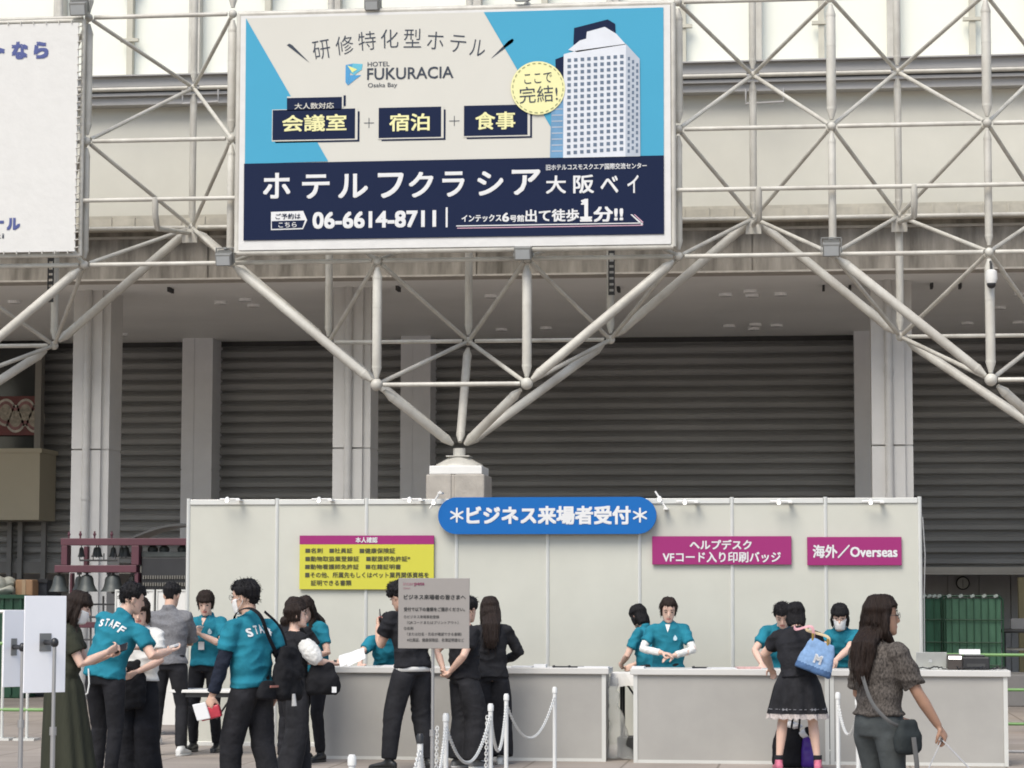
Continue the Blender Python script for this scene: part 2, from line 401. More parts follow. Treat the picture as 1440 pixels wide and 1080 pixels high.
for i, px in enumerate((8, 22, 36, 49)):
    P = at(px, 580+(i % 2)*9, YG+.27)
    for mm, r0, dy in ((m, .20, 0), (m3, .165, -.003), (m2, .12, -.006)): mm.add([(P.x+cos(t*pi/12)*r0, P.y+dy, P.z+sin(t*pi/12)*r0*1.3) for t in range(24)], [tuple(range(24))])
m3.build('poster_circle', mat('poster_rose', (.22, .10, .10), .5, .5, 7), po); m.build('poster_circle', mat('poster_pale', (.42, .40, .35), .5, .4, 9), po); m2.build('poster_shape', mat('poster_green', (.28, .25, .2), .5, .5, 14), po)

# ---------------------------------------------------------------- space frame
YT, YR = 33.0, 34.96
kx = YT/31.0
FX = [(-9.30+1.9165*i)*kx for i in range(-3, 11)]          # columns; index 3 is the tube at px 120
FZ = {'A': 1.59+(9.10-1.59)*kx, 'B': 1.59+(7.47-1.59)*kx, 'C': 1.59+(5.855-1.59)*kx, 'D': 1.59+(4.27-1.59)*kx}
FZ['Z'] = FZ['A']+1.72
kr = YR/32.5
RX = [(-8.27+1.885*i)*kr for i in range(-3, 11)]           # rear node i sits between front columns i and i+1
RZ = {'a': 1.59+(8.46-1.59)*kr, 'b': 1.59+(6.55-1.59)*kr, 'c': 1.59+(4.97-1.59)*kr}
RZ['z'] = RZ['a']+1.9
def Fn(i, r): return V((FX[i], YT, FZ[r]))
def Rn(i, r): return V((RX[i], YR, RZ[r]))
frame = thing('space_frame', 'white tubular steel space frame carrying the billboards, standing on a concrete pedestal', 'steel frame', (at(648, 640, 34).x, 34, 0))
def strut(a, b, r, name, taper=True, gap=.09):
    a, b = V(a), V(b); d = (b-a).normalized(); a2, b2 = a+d*gap, b-d*gap
    m = MB()
    if taper: m.tube([a2, a2+d*.02, a2+d*(.02+r*1.6), b2-d*(.02+r*1.6), b2-d*.02, b2], [r*.45, r*.5, r, r, r*.5, r*.45], 14)
    if taper and r > .05:
        q = a2+d*(.03+r*1.6); m.tube([q, q+d*.03], r*1.05, 14); q = b2-d*(.06+r*1.6); m.tube([q, q+d*.03], r*1.05, 14)
        mid = a2.lerp(b2, .36); m.tube([mid, mid+d*.012], r*1.03, 14)
    else: m.tube([a2, b2], r, 12)
    m.build(name, TRUSSW, frame, smooth=True)
def knot(p, r):
    m = MB(); m.ell(p, (r, r, r), nu=12, nv=8); m.build('ball_joint', TRUSSW, frame, smooth=True)
TH, TN = .064, .030
cols = list(range(2, 11))
for i in cols:
    for a, b in (('Z', 'A'), ('A', 'B')): strut(Fn(i, a), Fn(i, b), TH, 'vertical_tube')
    strut(Fn(i, 'B'), Fn(i, 'C'), TH*.8, 'vertical_tube')
    for r in 'ABC':
        if i < 10: strut(Fn(i, r), Fn(i+1, r), TN, 'chord_tube', gap=.08)
        knot(Fn(i, r), .06)
for i in range(2, 10):
    strut(Rn(i, 'z'), Rn(i, 'a'), TH*.8, 'rear_vertical_tube'); strut(Rn(i, 'a'), Rn(i, 'b'), TH*.8, 'rear_vertical_tube')
    knot(Rn(i, 'a'), .055); knot(Rn(i, 'b'), .055)
    if i < 9:
        strut(Rn(i, 'a'), Rn(i+1, 'a'), TN, 'rear_chord_tube'); strut(Rn(i, 'b'), Rn(i+1, 'b'), TN, 'rear_chord_tube')
    hid = i in (4, 5, 6)
    for r, (u, l) in (('a', 'AB'), ('b', 'BC')):
        for q in (i, i+1):
            if hid and r == 'a': continue
            strut(Rn(i, r), Fn(q, u), TN*.95, 'diagonal_tube'); strut(Rn(i, r), Fn(q, l), TN*.95, 'diagonal_tube')
# funnel-shaped legs; index of the pedestals' columns: front 4..7 around x of px 648
def leg_group(i0):
    """three bays i0..i0+3 running down to a pedestal under their middle"""
    cx = (FX[i0+1]+FX[i0+2])/2
    A = V((cx, (YT+YR)/2-.2, at(648, 634, 34).z))
    D1, D2 = Fn(i0+1, 'D'), Fn(i0+2, 'D')
    strut(Fn(i0, 'C'), D1, TH, 'leg_tube'); strut(Fn(i0+3, 'C'), D2, TH, 'leg_tube')
    strut(D1, A, TH, 'leg_tube', gap=.14); strut(D2, A, TH, 'leg_tube', gap=.14)
    strut(D1, D2, TN, 'chord_tube')
    strut(Fn(i0+1, 'C'), D1, TH, 'vertical_tube'); strut(Fn(i0+2, 'C'), D2, TH, 'vertical_tube')
    c0, c1, c2 = Rn(i0, 'c'), Rn(i0+1, 'c'), Rn(i0+2, 'c')
    strut(c0, c1, TN, 'rear_chord_tube'); strut(c1, c2, TN, 'rear_chord_tube')
    for i, c in ((i0, c0), (i0+1, c1), (i0+2, c2)):
        strut(Rn(i, 'b'), c, TH*.85, 'rear_vertical_tube'); knot(c, .065)
        for q in (i, i+1): strut(c, Fn(q, 'C'), TN, 'diagonal_tube')
    strut(c0, D1, TN, 'diagonal_tube'); strut(c1, D1, TN, 'diagonal_tube'); strut(c1, D2, TN, 'diagonal_tube'); strut(c2, D2, TN, 'diagonal_tube')
    if i0 > 0: strut(Rn(i0-1, 'b'), c0, TH, 'leg_tube')
    strut(Rn(i0+3, 'b'), c2, TH, 'leg_tube')
    strut(c0, A, TH, 'leg_tube', gap=.14); strut(c1, A, TH*.95, 'leg_tube', gap=.14); strut(c2, A, TH, 'leg_tube', gap=.14)
    for p in (D1, D2): knot(p, .085)
    return A
def support(A, label):
    m = MB(); z = A.z
    m.tube([(A.x, A.y, z-.09), (A.x, A.y, z+.02)], .085, 14)
    m.box(A.x-.16, A.x+.16, A.y-.16, A.y+.16, z-.10, z-.085)
    for a_ in range(4):
        c, s = cos(a_*pi/2), sin(a_*pi/2)
        m.add([(A.x+c*.05-s*.012, A.y+s*.05+c*.012, z-.09), (A.x+c*.33-s*.012, A.y+s*.33+c*.012, z-.23), (A.x+c*.05-s*.012, A.y+s*.05+c*.012, z-.23),
               (A.x+c*.05+s*.012, A.y+s*.05-c*.012, z-.09), (A.x+c*.33+s*.012, A.y+s*.33-c*.012, z-.23), (A.x+c*.05+s*.012, A.y+s*.05-c*.012, z-.23)], [(0, 1, 2), (3, 5, 4), (0, 3, 4, 1), (1, 4, 5, 2)])
    m.lathe((A.x, A.y, z-.235), [(.34, 0), (.32, .03), (.17, .11), (.12, .15)], 20)
    m.build('bearing_plate', TRUSSW, frame)
    ped = thing('concrete_pedestal', label, 'pedestal', (A.x, A.y, 0))
    m = MB(); m.box(A.x-.36, A.x+.36, A.y-.36, A.y+.36, z-.35, z-.235); m.build('cap', WHITE, ped, bevel=.01)
    m = MB(); m.box(A.x-.40, A.x-.05, A.y-.40, A.y+.40, 0, z-.352); m.box(A.x-.01, A.x+.40, A.y-.40, A.y+.40, 0, z-.352); m.box(A.x-.06, A.x+.0, A.y-.385, A.y+.385, 0, z-.355); m.build('shaft', CONC2, ped, bevel=.02)
for i0, lb_ in ((4, 'short square concrete pedestal with a white cap behind the blue sign'), (8, 'square concrete pedestal with a white cap beyond the right edge of the hall front'), (0, 'square concrete pedestal with a white cap beyond the left edge of the hall front')):
    support(leg_group(i0), lb_)
# horizontal railing tube with bent stays
zr = at(1058, 268, YT).z
for i0, i1 in ((2, 10),):
    m = MB(); m.tube([(FX[i0], YT-.14, zr), (FX[i1], YT-.14, zr)], .03, 12); m.build('railing_tube', TRUSSW, frame, smooth=True)
for i in range(2, 10):
    if i in (4, 5, 6): continue
    X = (FX[i]+FX[i+1])/2 + (.05 if i > 6 else 0)
    m = MB(); m.tube([(X, YT-.14, zr+.02), (X, YT-.13, zr-.22), (X, YT+.0, zr-.38), (RX[i], YR-.1, RZ['b']-.10)], [.045, .045, .04, .03], 12)
    m.box(RX[i]-.11, RX[i]+.11, YR-.14, YR-.10, RZ['b']-.24, RZ['b']-.04)
    m.build('bent_stay', TRUSSW, frame, smooth=True)
# thin ladder strips hung behind
for px, y0, y1 in ((860, 348, 415), (72, 362, 425)):
    P = at(px, y0, YR-.2); Q = at(px, y1, YR-.2); m = MB(); m.box(P.x-.045, P.x-.03, YR-.22, YR-.2, Q.z, P.z); m.box(P.x+.03, P.x+.045, YR-.22, YR-.2, Q.z, P.z)
    zz = Q.z
    while zz < P.z: m.box(P.x-.03, P.x+.03, YR-.22, YR-.205, zz, zz+.05); zz += .085
    m.build('cable_rack', DARK, frame)
# floodlights and camera fixed on the frame
def flood(px, py, label, s=1.0, tilt=0.3):
    P = at(px, py, YT-.22)
    t = thing('floodlight', label, 'floodlight', P, group='grey floodlights clamped to the steel frame')
    R = Matrix.Rotation(tilt, 3, 'X')
    m = MB(); m.obox(P, R@V((.11*s, 0, 0)), R@V((0, .10, 0)), R@V((0, 0, .085*s))); m.build('housing', mat('flood_grey', (.22, .22, .21), .4, .1, metal=.3), t, bevel=.015)
    m = MB(); m.obox(P+R@V((0, -.105, -.01)), R@V((.09*s, 0, 0)), R@V((0, .004, 0)), R@V((0, 0, .06*s))); m.build('lens', mat('flood_glass', (.35, .36, .36), .15), t)
    m = MB()
    for k in range(4): m.obox(P+R@V((0, .02+k*.02, .095*s)), R@V((.1*s, 0, 0)), R@V((0, .004, 0)), R@V((0, 0, .015)))
    m.build('cooling_fins', mat('flood_grey', (.22, .22, .21)), t)
    m = MB(); m.obox(P+V((-.125*s, .03, .05)), (.006, 0, 0), (0, .02, 0), (0, 0, .1)); m.obox(P+V((.125*s, .03, .05)), (.006, 0, 0), (0, .02, 0), (0, 0, .1)); m.obox(P+V((0, .03, .15)), (.13*s, 0, 0), (0, .02, 0), (0, 0, .006)); m.box(P.x-.02, P.x+.02, P.y+.0, P.y+.2, P.z+.13, P.z+.16); m.build('bracket', mat('flood_grey', (.22, .22, .21)), t)
flood(316, 364, 'grey floodlight at the lower left corner of the hotel billboard')
flood(736, 355, 'grey floodlight hanging under the middle of the hotel billboard', 1.05)
flood(1169, 350, 'grey floodlight on the bottom chord right of the hotel billboard', 1.05)
flood(112, 12, 'dark floodlight at the top right corner of the left banner', 1.1)
flood(524, 6, 'grey floodlight at the top edge of the hotel billboard, left of its middle', .9)
flood(735, -6, 'grey floodlight at the top edge of the hotel billboard, right of its middle', .9)
P = at(1394, 392, YT-.15)
t = thing('security_camera', 'white and black dome camera hanging on the right truss tube', 'camera', P)
m = MB(); m.lathe(P, [(.04, .12), (.075, .10), (.08, 0), (.06, -.06)], 18); m.build('housing', WHITE, t, smooth=True)
m = MB(); m.ell(P+V((0, 0, -.07)), (.06, .06, .06)); m.build('dome', BLACK, t, smooth=True)
m = MB(); m.tube([P+V((0, 0, .12)), P+V((0, 0, .2)), P+V((0, .12, .24))], .018, 8); m.build('mount', DARK, t)
# bent wire hook frames on the girder
for px in (275, 1068):
    P = at(px, 138, YF-.2); m = MB()
    m.tube([P+V((-.2, 0, .14)), P+V((-.2, 0, -.08)), P+V((.35, 0, -.06)), P+V((.35, 0, .14))], .018, 6); m.build('cable_hook', GREY, hall)
# ---------------------------------------------------------------- hotel billboard
YBB = YT-.26
a = at(337, 180, YBB); b = at(943, 180, YBB); zt = (at(335, 24, YBB).z+at(948, 5, YBB).z)/2; zb = (at(335, 350, YBB).z+at(948, 345, YBB).z)/2
bbd = thing('billboard', 'large cream, sky blue and navy hotel billboard hung on the steel frame', 'billboard', ((a.x+b.x)/2, YBB, zb))
m = MB(); m.box(a.x, b.x, YBB, YBB+.10, zb, zt)
m.build('backing_sheet', mat('banner_white', (.64, .63, .61), .6, .04, 5, bump=.3, bscale=8, stretch=(1, 1, 1)), bbd)
m = MB()
for s0, s1 in (((a.x-.03, zb-.03), (b.x+.03, zb-.03)), ((a.x-.03, zt+.03), (b.x+.03, zt+.03)), ((a.x-.03, zb-.03), (a.x-.03, zt+.03)), ((b.x+.03, zb-.03), (b.x+.03, zt+.03))):
    m.tube([(s0[0], YBB+.05, s0[1]), (s1[0], YBB+.05, s1[1])], .04, 10)
m.build('frame', TRUSSW, bbd, smooth=True)
BX0, BX1 = at(344.4, 180, YBB).x, at(933.5, 180, YBB).x
BZ1 = (at(344.4, 27.6, YBB).z+at(932.4, 8.9, YBB).z)/2; BZ0 = (at(346.7, 337.8, YBB).z+at(934.2, 329.8, YBB).z)/2
BW, BH = BX1-BX0, BZ1-BZ0
def uv(x, y):
    yt = 62-42*(x-55)/1323; yb = 760-18*(x-60)/1322
    v_ = (y-yt)/(yb-yt); xl = 55+5*v_; xr = 1378+4*v_
    return BX0+BW*(x-xl)/(xr-xl), BZ1-BH*v_
def lay(n): return YBB-.004-.005*n
def bpoly(pts, n, mt, name='print'):
    m = MB(); m.poly([uv(*p) for p in pts], lay(n)); return m.build(name, mt, bbd)
def rc(x0, y0, x1, y1):
    cx, cz = uv((x0+x1)/2, (y0+y1)/2); w_ = (x1-x0)/1323*BW/2; h_ = (y1-y0)/712*BH/2
    return cx-w_, cz-h_, cx+w_, cz+h_
def brect(x0, y0, x1, y1, n, mt, name='print'):
    q = rc(x0, y0, x1, y1); m = MB(); m.poly([(q[0], q[1]), (q[2], q[1]), (q[2], q[3]), (q[0], q[3])], lay(n)); return m.build(name, mt, bbd)
def btext(items, n, mt, name='lettering'):
    m = MB()
    for it in items:
        s, x0, y0, x1, y1 = it[:5]; bd = it[5] if len(it) > 5 else .02; rt = it[6] if len(it) > 6 else 0
        q = rc(x0, y0, x1, y1); fit_text(m, s, *q, lay(n), bd, rt, *(it[7:]))
    return m.build(name, mt, bbd)
m = MB(); m.poly([(BX0, BZ0), (BX1, BZ0), (BX1, BZ1), (BX0, BZ1)], lay(0)); m.build('printed_sheet', PCREAM, bbd)
bpoly([(55, 62), (327, 512), (60, 521)], 1, SKYB)
bpoly([(815, 38), (1378, 20), (1380.5, 494), (1085, 500)], 1, SKYB)
bpoly([(57.5, 520), (1380.5, 493), (1382, 742), (60, 760)], 2, NAVY)
# tower picture
WH2 = mat('tower_white', (.62, .64, .68), .5, .05, 5); GR2 = mat('tower_shade', (.40, .44, .50), .5); WIN = mat('tower_window', (.10, .14, .20), .5)
bpoly([(1030, 330), (1070, 300), (1070, 500), (1027, 501)], 2.5, mat('tower_glass', (.12, .26, .42), .4, .3, 3))
bpoly([(1042, 188), (1075, 175), (1075, 300), (1046, 330)], 2.5, NAVY)
bpoly([(1100, 88), (1205, 60), (1228, 74), (1230, 110), (1150, 130), (1120, 160), (1098, 140)], 3, NAVY)
bpoly([(1140, 100), (1196, 84), (1232, 106), (1262, 140), (1110, 165), (1082, 158), (1118, 128), (1138, 122)], 3.5, WH2)
bpoly([(1068, 172), (1110, 160), (1262, 138), (1262, 497), (1068, 501)], 3.5, WH2)
bpoly([(1262, 138), (1305, 186), (1308, 496), (1262, 497)], 3.5, GR2)
m = MB()
for r in range(16):
    for c in range(9):
        x = 1078+c*20.5; y = 186+r*19.6-(c*1.6); 
        q = rc(x+2, y, x+13, y+11); m.poly([(q[0], q[1]), (q[2], q[1]), (q[2], q[3]), (q[0], q[3])], lay(4))
    for c in range(3):
        x = 1268+c*13; y = 180+r*19.6+c*10
        if y < 480: q = rc(x, y, x+7, y+11); m.poly([(q[0], q[1]), (q[2], q[1]), (q[2], q[3]), (q[0], q[3])], lay(4))
m.build('print', WIN, bbd)
m = MB()
for r in range(8):
    q = rc(1032, 345+r*19, 1066, 348+r*19); m.poly([(q[0], q[1]), (q[2], q[1]), (q[2], q[3]), (q[0], q[3])], lay(3))
m.build('print', GR2, bbd)
# yellow badge
def disc(cx, cy, r, n, mt, N=40):
    return bpoly([(cx+cos(t*2*pi/N)*r, cy+sin(t*2*pi/N)*r) for t in range(N)], n, mt)
disc(988, 280, 85, 5, PYEL)
m = MB()
for k in range(28):
    t0, t1 = 2*pi*k/28, 2*pi*(k+.55)/28
    m.poly([uv(988+cos(t)*r, 280+sin(t)*r) for t, r in ((t0, 80), (t1, 80), (t1, 77.5), (t0, 77.5))], lay(6))
m.build('print', mat('badge_line', (.25, .26, .12), .5), bbd)
btext([('ここで', 945, 233, 1032, 265, .0, .05), ('完結!', 930, 274, 1050, 326, .0, .05)], 6, PGREY)
# headline on an arc
m = MB()
for ch, x, y, s_, rt in (('研', 300, 160, 56, 9), ('修', 373, 145, 56, 7), ('特', 445, 131, 56, 4), ('化', 517, 124, 56, 1), ('型', 590, 122, 56, -1), ('ホ', 663, 129, 52, -4), ('テ', 735, 139, 50, -6), ('ル', 797, 152, 48, -9)):
    q = rc(x-s_/2, y-s_/2-2, x+s_/2, y+s_/2+2); fit_text(m, ch, *q, lay(1), -.006, rad(rt))
m.build('lettering', PGREY, bbd)
bpoly([(188, 146), (196, 141), (206, 146), (263, 202)], 1, PGREY); bpoly([(838, 187), (893, 130), (906, 122), (911, 126), (908, 134)], 1, PGREY)
btext([('HOTEL', 448, 197, 518, 212, .01), ('FUKURACIA', 447, 214, 721, 252, .012), ('Osaka Bay', 450, 264, 543, 282, .005)], 1, PGREY)
LB = mat('logo_blue', (.05, .27, .52), .5); LT = mat('logo_teal', (.10, .42, .55), .5)
bpoly([(378, 208), (400, 204), (392, 238), (385, 272), (378, 262)], 1, LB); bpoly([(400, 203), (432, 205), (430, 222), (405, 240), (393, 232)], 1, LT)
bpoly([(392, 240), (428, 240), (412, 252), (386, 273)], 1, LB); bpoly([(384, 210), (415, 222), (400, 232)], 1.6, mat('logo_lemon', (.7, .7, .25), .5)); 
# navy caption boxes
for x0, y0, x1, y1 in ((147, 348, 411, 444), (486, 341, 684, 437), (756, 334, 956, 430)):
    brect(x0+9, y0+9, x1+14, y1+9, 1, NAVY); brect(x0-2, y0-2, x1+8, y1+4, 1.5, PCREAM); brect(x0, y0, x1, y1, 2, NAVY)
brect(200, 306, 380, 340, 1.2, NAVY); brect(192, 306, 373, 346, 1.6, PCREAM); brect(192, 311, 368, 352, 2, NAVY)
btext([('大人数対応', 217, 328, 343, 348, .015)], 3, PCREAM)
btext([('会議室', 178, 365, 384, 419, .022), ('宿泊', 520, 361, 648, 417, .022), ('食事', 792, 355, 918, 412, .022)], 3, PYEL)
btext([('＋', 439, 375, 471, 407, -.012), ('＋', 709, 368, 742, 400, -.012)], 1, PGREY)
# lower field
btext([('ホ', 120, 548, 208, 630, .022), ('テ', 245, 553, 333, 630, .022), ('ル', 360, 551, 455, 628, .022), ('フ', 486, 548, 568, 628, .022), ('ク', 584, 545, 662, 626, .022), ('ラ', 690, 544, 760, 624, .022), ('シ', 800, 543, 882, 620, .022), ('ア', 908, 538, 998, 618, .022),
       ('大', 1015, 557, 1078, 614, .02), ('阪', 1100, 555, 1165, 613, .02), ('ベ', 1185, 558, 1240, 612, .015), ('イ', 1268, 556, 1303, 612, .015),
       ('旧ホテルコスモスクエア国際交流センター', 1015, 519, 1328, 538, .02),
       ('06-6614-8711', 280, 668, 672, 722, .035), ('インテックス', 752, 680, 877, 703, .03), ('6', 879, 674, 901, 703, .03), ('号館', 903, 681, 948, 703, .03), ('出て徒歩', 951, 663, 1119, 703, .03), ('１', 1121, 630, 1160, 703, .06), ('分!!', 1163, 655, 1256, 703, .035)], 3, PWHITE)
brect(702, 657, 708, 720, 3, PWHITE)
bpoly([(147, 671), (250, 668), (263, 697), (250, 725), (148, 728)], 3, PWHITE); bpoly([(150, 700), (256, 697), (248, 721), (151, 724)], 3.6, NAVY)
btext([('ご予約は', 162, 676, 242, 694, .015)], 4, NAVY); btext([('こちら', 172, 703, 230, 720, .015)], 4.2, PWHITE)
brect(735, 710, 1312, 713, 3, PWHITE); brect(738, 717, 1316, 720, 3, mat('print_pink', (.5, .3, .38), .5))
bpoly([(1278, 680), (1283, 680), (1318, 711), (1312, 713)], 3, PWHITE); bpoly([(1288, 680), (1292, 680), (1318, 704), (1316, 708)], 3, mat('print_pink', (.5, .3, .38)))

# ---------------------------------------------------------------- left banner
a = at(-330, 190, YBB); b = at(108, 190, YBB); zt = at(60, 33, YBB).z; zb = at(60, 354, YBB).z
lb = thing('banner', 'plain white banner with blue kana at the left edge of the steel frame', 'banner', ((a.x+b.x)/2, YBB, zb))
m = MB(); m.box(a.x, b.x, YBB, YBB+.03, zb, zt); m.build('sheet', mat('banner_cloth', (.62, .61, .585), .6, .03, 5, bump=.2, bscale=10), lb)
m = MB(); m.tube([(b.x+.045, YBB+.1, zb-.05), (b.x+.045, YBB+.1, zt+.06)], .03, 10); m.tube([(a.x, YBB+.1, zt+.05), (b.x+.045, YBB+.1, zt+.05)], .03, 10); m.tube([(a.x, YBB+.1, zb-.04), (b.x+.045, YBB+.1, zb-.04)], .03, 10); m.build('frame', TRUSSW, lb, smooth=True)
m = MB()
for k in range(30):
    zz = zb+(zt-zb)*(k+.5)/30; m.obox((b.x+.02, YBB-.0, zz), (.03, 0, .006), (0, .02, 0), (-.001, 0, .005))
for k in range(20):
    xx = b.x-.1-k*.18
    for zz in (zb-.01, zt+.01): m.obox((xx, YBB, zz), (.005, 0, .002), (0, .02, 0), (-.003, 0, .022))
m.build('lashing', mat('rope', (.55, .53, .48)), lb)
PB = mat('indigo_print', (.06, .08, .24), .5, .02)
m = MB()
for s, x0, y0, x1, y1 in (('ト', -20, 56, 8, 85), ('な', 16, 58, 40, 84), ('ら', 47, 58, 69, 83), ('ナ', -20, 305, 6, 326), ('ル', 9, 306, 29, 324)):
    A_, B_ = at(x0, y1, YBB), at(x1, y0, YBB); fit_text(m, s, A_.x, A_.z, B_.x, B_.z, YBB-.006, .06)
m.build('lettering', PB, lb)
m = MB(); A_, B_ = at(-32, 336, YBB), at(6, 328, YBB); fit_text(m, 'suzuki'[2:], A_.x, A_.z, B_.x, B_.z, YBB-.006, .01); m.build('lettering', PGREY, lb)

# ---------------------------------------------------------------- reception booth wall
YW = 26.3
WX = [at(p, 700, YW).x for p in (265, 391, 515, 643, 770, 898, 1027, 1158, 1293)]
x0w, x1w = WX[0], WX[-1]; WX = [x0w+(x1w-x0w)*i/8 for i in range(9)]
HW = 2.635
wall = thing('partition_wall', 'long white exhibition partition wall of eight panels behind the reception counters', 'partition wall', ((x0w+x1w)/2, YW, 0))
for i in range(8):
    m = MB(); m.box(WX[i]+.02, WX[i+1]-.02, YW+.012, YW+.024, .04, HW-.055); m.build('panel', BOOTH, wall)
    m = MB(); m.box(WX[i]+.021, WX[i+1]-.021, YW-.004, YW+.036, HW-.055, HW); m.box(WX[i]+.021, WX[i+1]-.021, YW-.004, YW+.036, 0, .045); m.build('rail', ALU, wall, bevel=.003)
for i in range(9):
    m = MB(); m.rings([((WX[i], YW+.016, z_), (.022, 0, 0), (0, .022, 0)) for z_ in (0, HW+.012)], 8); m.build('post', ALU, wall)
# return wall at the right end
m = MB(); m.box(x1w-.006, x1w+.006, YW+.04, YW+1.0, .04, HW-.02); m.build('return_panel', BOOTH, wall)
m = MB(); m.tube([(x1w+.03, YW-.01, HW-.2), (x1w+.05, YW-.03, HW-.6), (x1w+.035, YW-.02, 1.6), (x1w+.03, YW-.02, .2)], .006, 6); m.build('cable', mat('cable_grey', (.3, .3, .3)), wall)
# clip lights
def clip(px, py, label, tilt, lit=True):
    P = at(px, py, YW-.12)
    t = thing('clip_light', label, 'spotlight', P, group='white clip spotlights on top of the partition wall')
    d = V((cos(tilt), -.15, sin(tilt))).normalized()
    m = MB(); m.tube([P-d*.11, P+d*.11], .010, 8); m.obox(P+d*.10+V((0, .06, -.01)), (.022, 0, 0), (0, .08, 0), (0, 0, .009)); m.build('arm', WHITE, t, smooth=True)
    m = MB(); m.tube([P-d*.02+V((0, -.02, .014)), P-d*.02+V((0, -.035, .0)), P-d*.02+V((0, -.05, -.014))], [.016, .026, .03], 14); m.build('lamp_head', WHITE, t, smooth=True)
    m = MB(); m.tube([P-d*.02+V((0, -.052, -.016)), P-d*.02+V((0, -.060, -.022))], .017, 14)
    m.build('bulb', EMIT, t)
EMIT = bpy.data.materials.new('lamp_and_paper_glow'); EMIT.use_nodes = True
EMIT.node_tree.nodes['Principled BSDF'].inputs['Emission Color'].default_value = (1, .97, .9, 1); EMIT.node_tree.nodes['Principled BSDF'].inputs['Emission Strength'].default_value = 2.2
for px, py, tl, lbl in ((323, 702, 0, 'clip spotlight above the first wall panel from the left end'), (452, 702, 0, 'clip spotlight above the second wall panel, over the yellow board'), (579, 702, 0, 'flat clip spotlight just left of the slanted one beside the blue sign'), (612, 703, 1.0, 'slanted clip spotlight at the left end of the blue sign'), (929, 703, -1.0, 'slanted clip spotlight at the right end of the blue sign'), (966, 705, 0, 'clip spotlight above the magenta help desk board, left one'), (1098, 705, 0, 'clip spotlight above the right end of the help desk board'), (1227, 705, 0, 'clip spotlight above the magenta overseas board')):
    clip(px, py, lbl, tl)
# boards on the wall
def board(name, label, x0, y0, x1, y1, Y, mt, th=.025, texts=(), tm=PWHITE, cat='sign', group=None):
    A_, B_ = at(x0, (y0+y1)/2, Y), at(x1, (y0+y1)/2, Y); zt = (at(x0, y0, Y).z+at(x1, y0, Y).z)/2; zb = (at(x0, y1, Y).z+at(x1, y1, Y).z)/2
    t = thing(name, label, cat, ((A_.x+B_.x)/2, Y, zb), group=group)
    m = MB(); m.box(A_.x, B_.x, Y, Y+th, zb, zt); m.build('panel', mt, t, bevel=.003)
    if texts:
        m = MB()
        for s, a0, b0, a1, b1, bd in texts:
            p, q = at(a0, b1, Y), at(a1, b0, Y); fit_text(m, s, p.x, p.z, q.x, q.z, Y-.003, bd)
        m.build('lettering', tm, t)
    return t, (A_.x, B_.x, zb, zt)
YB = YW-.03
board('sign_board', 'magenta help desk board on the white wall', 917, 754, 1113, 794, YB, MAG, texts=(('ヘルプデスク', 970, 759, 1057, 773, .03), ('VFコード入り印刷バッジ', 932, 776, 1098, 791, .025)))
board('sign_board', 'small magenta overseas board near the right end of the wall', 1135, 755, 1268, 795, YB, MAG, texts=(('海外／Overseas', 1143, 766, 1262, 785, .03),))
t, q = board('sign_board', 'yellow identification board with a magenta header, left of the blue sign', 421, 765.5, 610, 829, YB, YEL, texts=tuple((s, 410+a/5.54, 740+b/5.54, 410+c/5.54, 740+d/5.54, .018) for s, a, b, c, d in (
    ('■名刺', 108, 170, 243, 210), ('■社員証', 295, 170, 475, 210), ('■健康保険証', 530, 170, 808, 212), ('■動物取扱業登録証', 108, 233, 527, 275), ('■獣医師免許証*', 582, 233, 925, 275),
    ('■動物看護師免許証', 106, 296, 525, 336), ('■在籍証明書', 578, 296, 852, 336), ('■その他、所属先もしくはペット業界関係資格を', 106, 358, 1070, 402), ('証明できる書類', 150, 420, 467, 463))), tm=OLIVE)
zt_ = at(515, 753, YB).z; m = MB(); m.box(q[0], q[1], YB-.001, YB+.026, q[3]+.001, zt_); hd = m.build('header', MAG, t)
m = MB(); p_, q_ = at(500, 763.5, YB), at(531, 755.3, YB); fit_text(m, '本人確認', p_.x, p_.z, q_.x, q_.z, YB-.004, .03); m.build('lettering', PWHITE, hd)
# blue pill sign
YPs = YW-.10
A_, B_ = at(616, 725, YPs), at(923, 725, YPs); zt = at(770, 699, YPs).z; zb = at(770, 751, YPs).z; r = (zt-zb)/2
t = thing('sign_board', 'long blue rounded reception sign on top of the white wall', 'sign', ((A_.x+B_.x)/2, YPs, zb))
pts = [(A_.x+r-r*sin(k*pi/16), (zt+zb)/2+r*cos(k*pi/16)) for k in range(17)]+[(B_.x-r+r*sin(k*pi/16), (zt+zb)/2-r*cos(k*pi/16)) for k in range(17)]
m = MB(); N = len(pts); m.poly(pts, YPs); m.add([(x, YPs, z) for x, z in pts]+[(x, YPs+.06, z) for x, z in pts], [(i, (i+1) % N, N+(i+1) % N, N+i) for i in range(N)])
m.build('panel', BLUE, t)
m = MB()
for s, x0, x1, y0, y1, bd in (('＊', 633, 652, 714, 735, .02), ('ビジネス来場者受付', 656, 887, 711, 738, .04), ('＊', 890, 910, 714, 735, .02)):
    p_, q_ = at(x0, y1, YPs), at(x1, y0, YPs); fit_text(m, s, p_.x, p_.z, q_.x, q_.z, YPs-.004, bd)
m.build('lettering', PWHITE, t)
m = MB(); m.box(A_.x+.3, A_.x+.34, YPs+.061, YW-.006, zb+.1, zt-.05); m.box(B_.x-.34, B_.x-.3, YPs+.061, YW-.006, zb+.1, zt-.05); m.build('bracket', GREY, t)

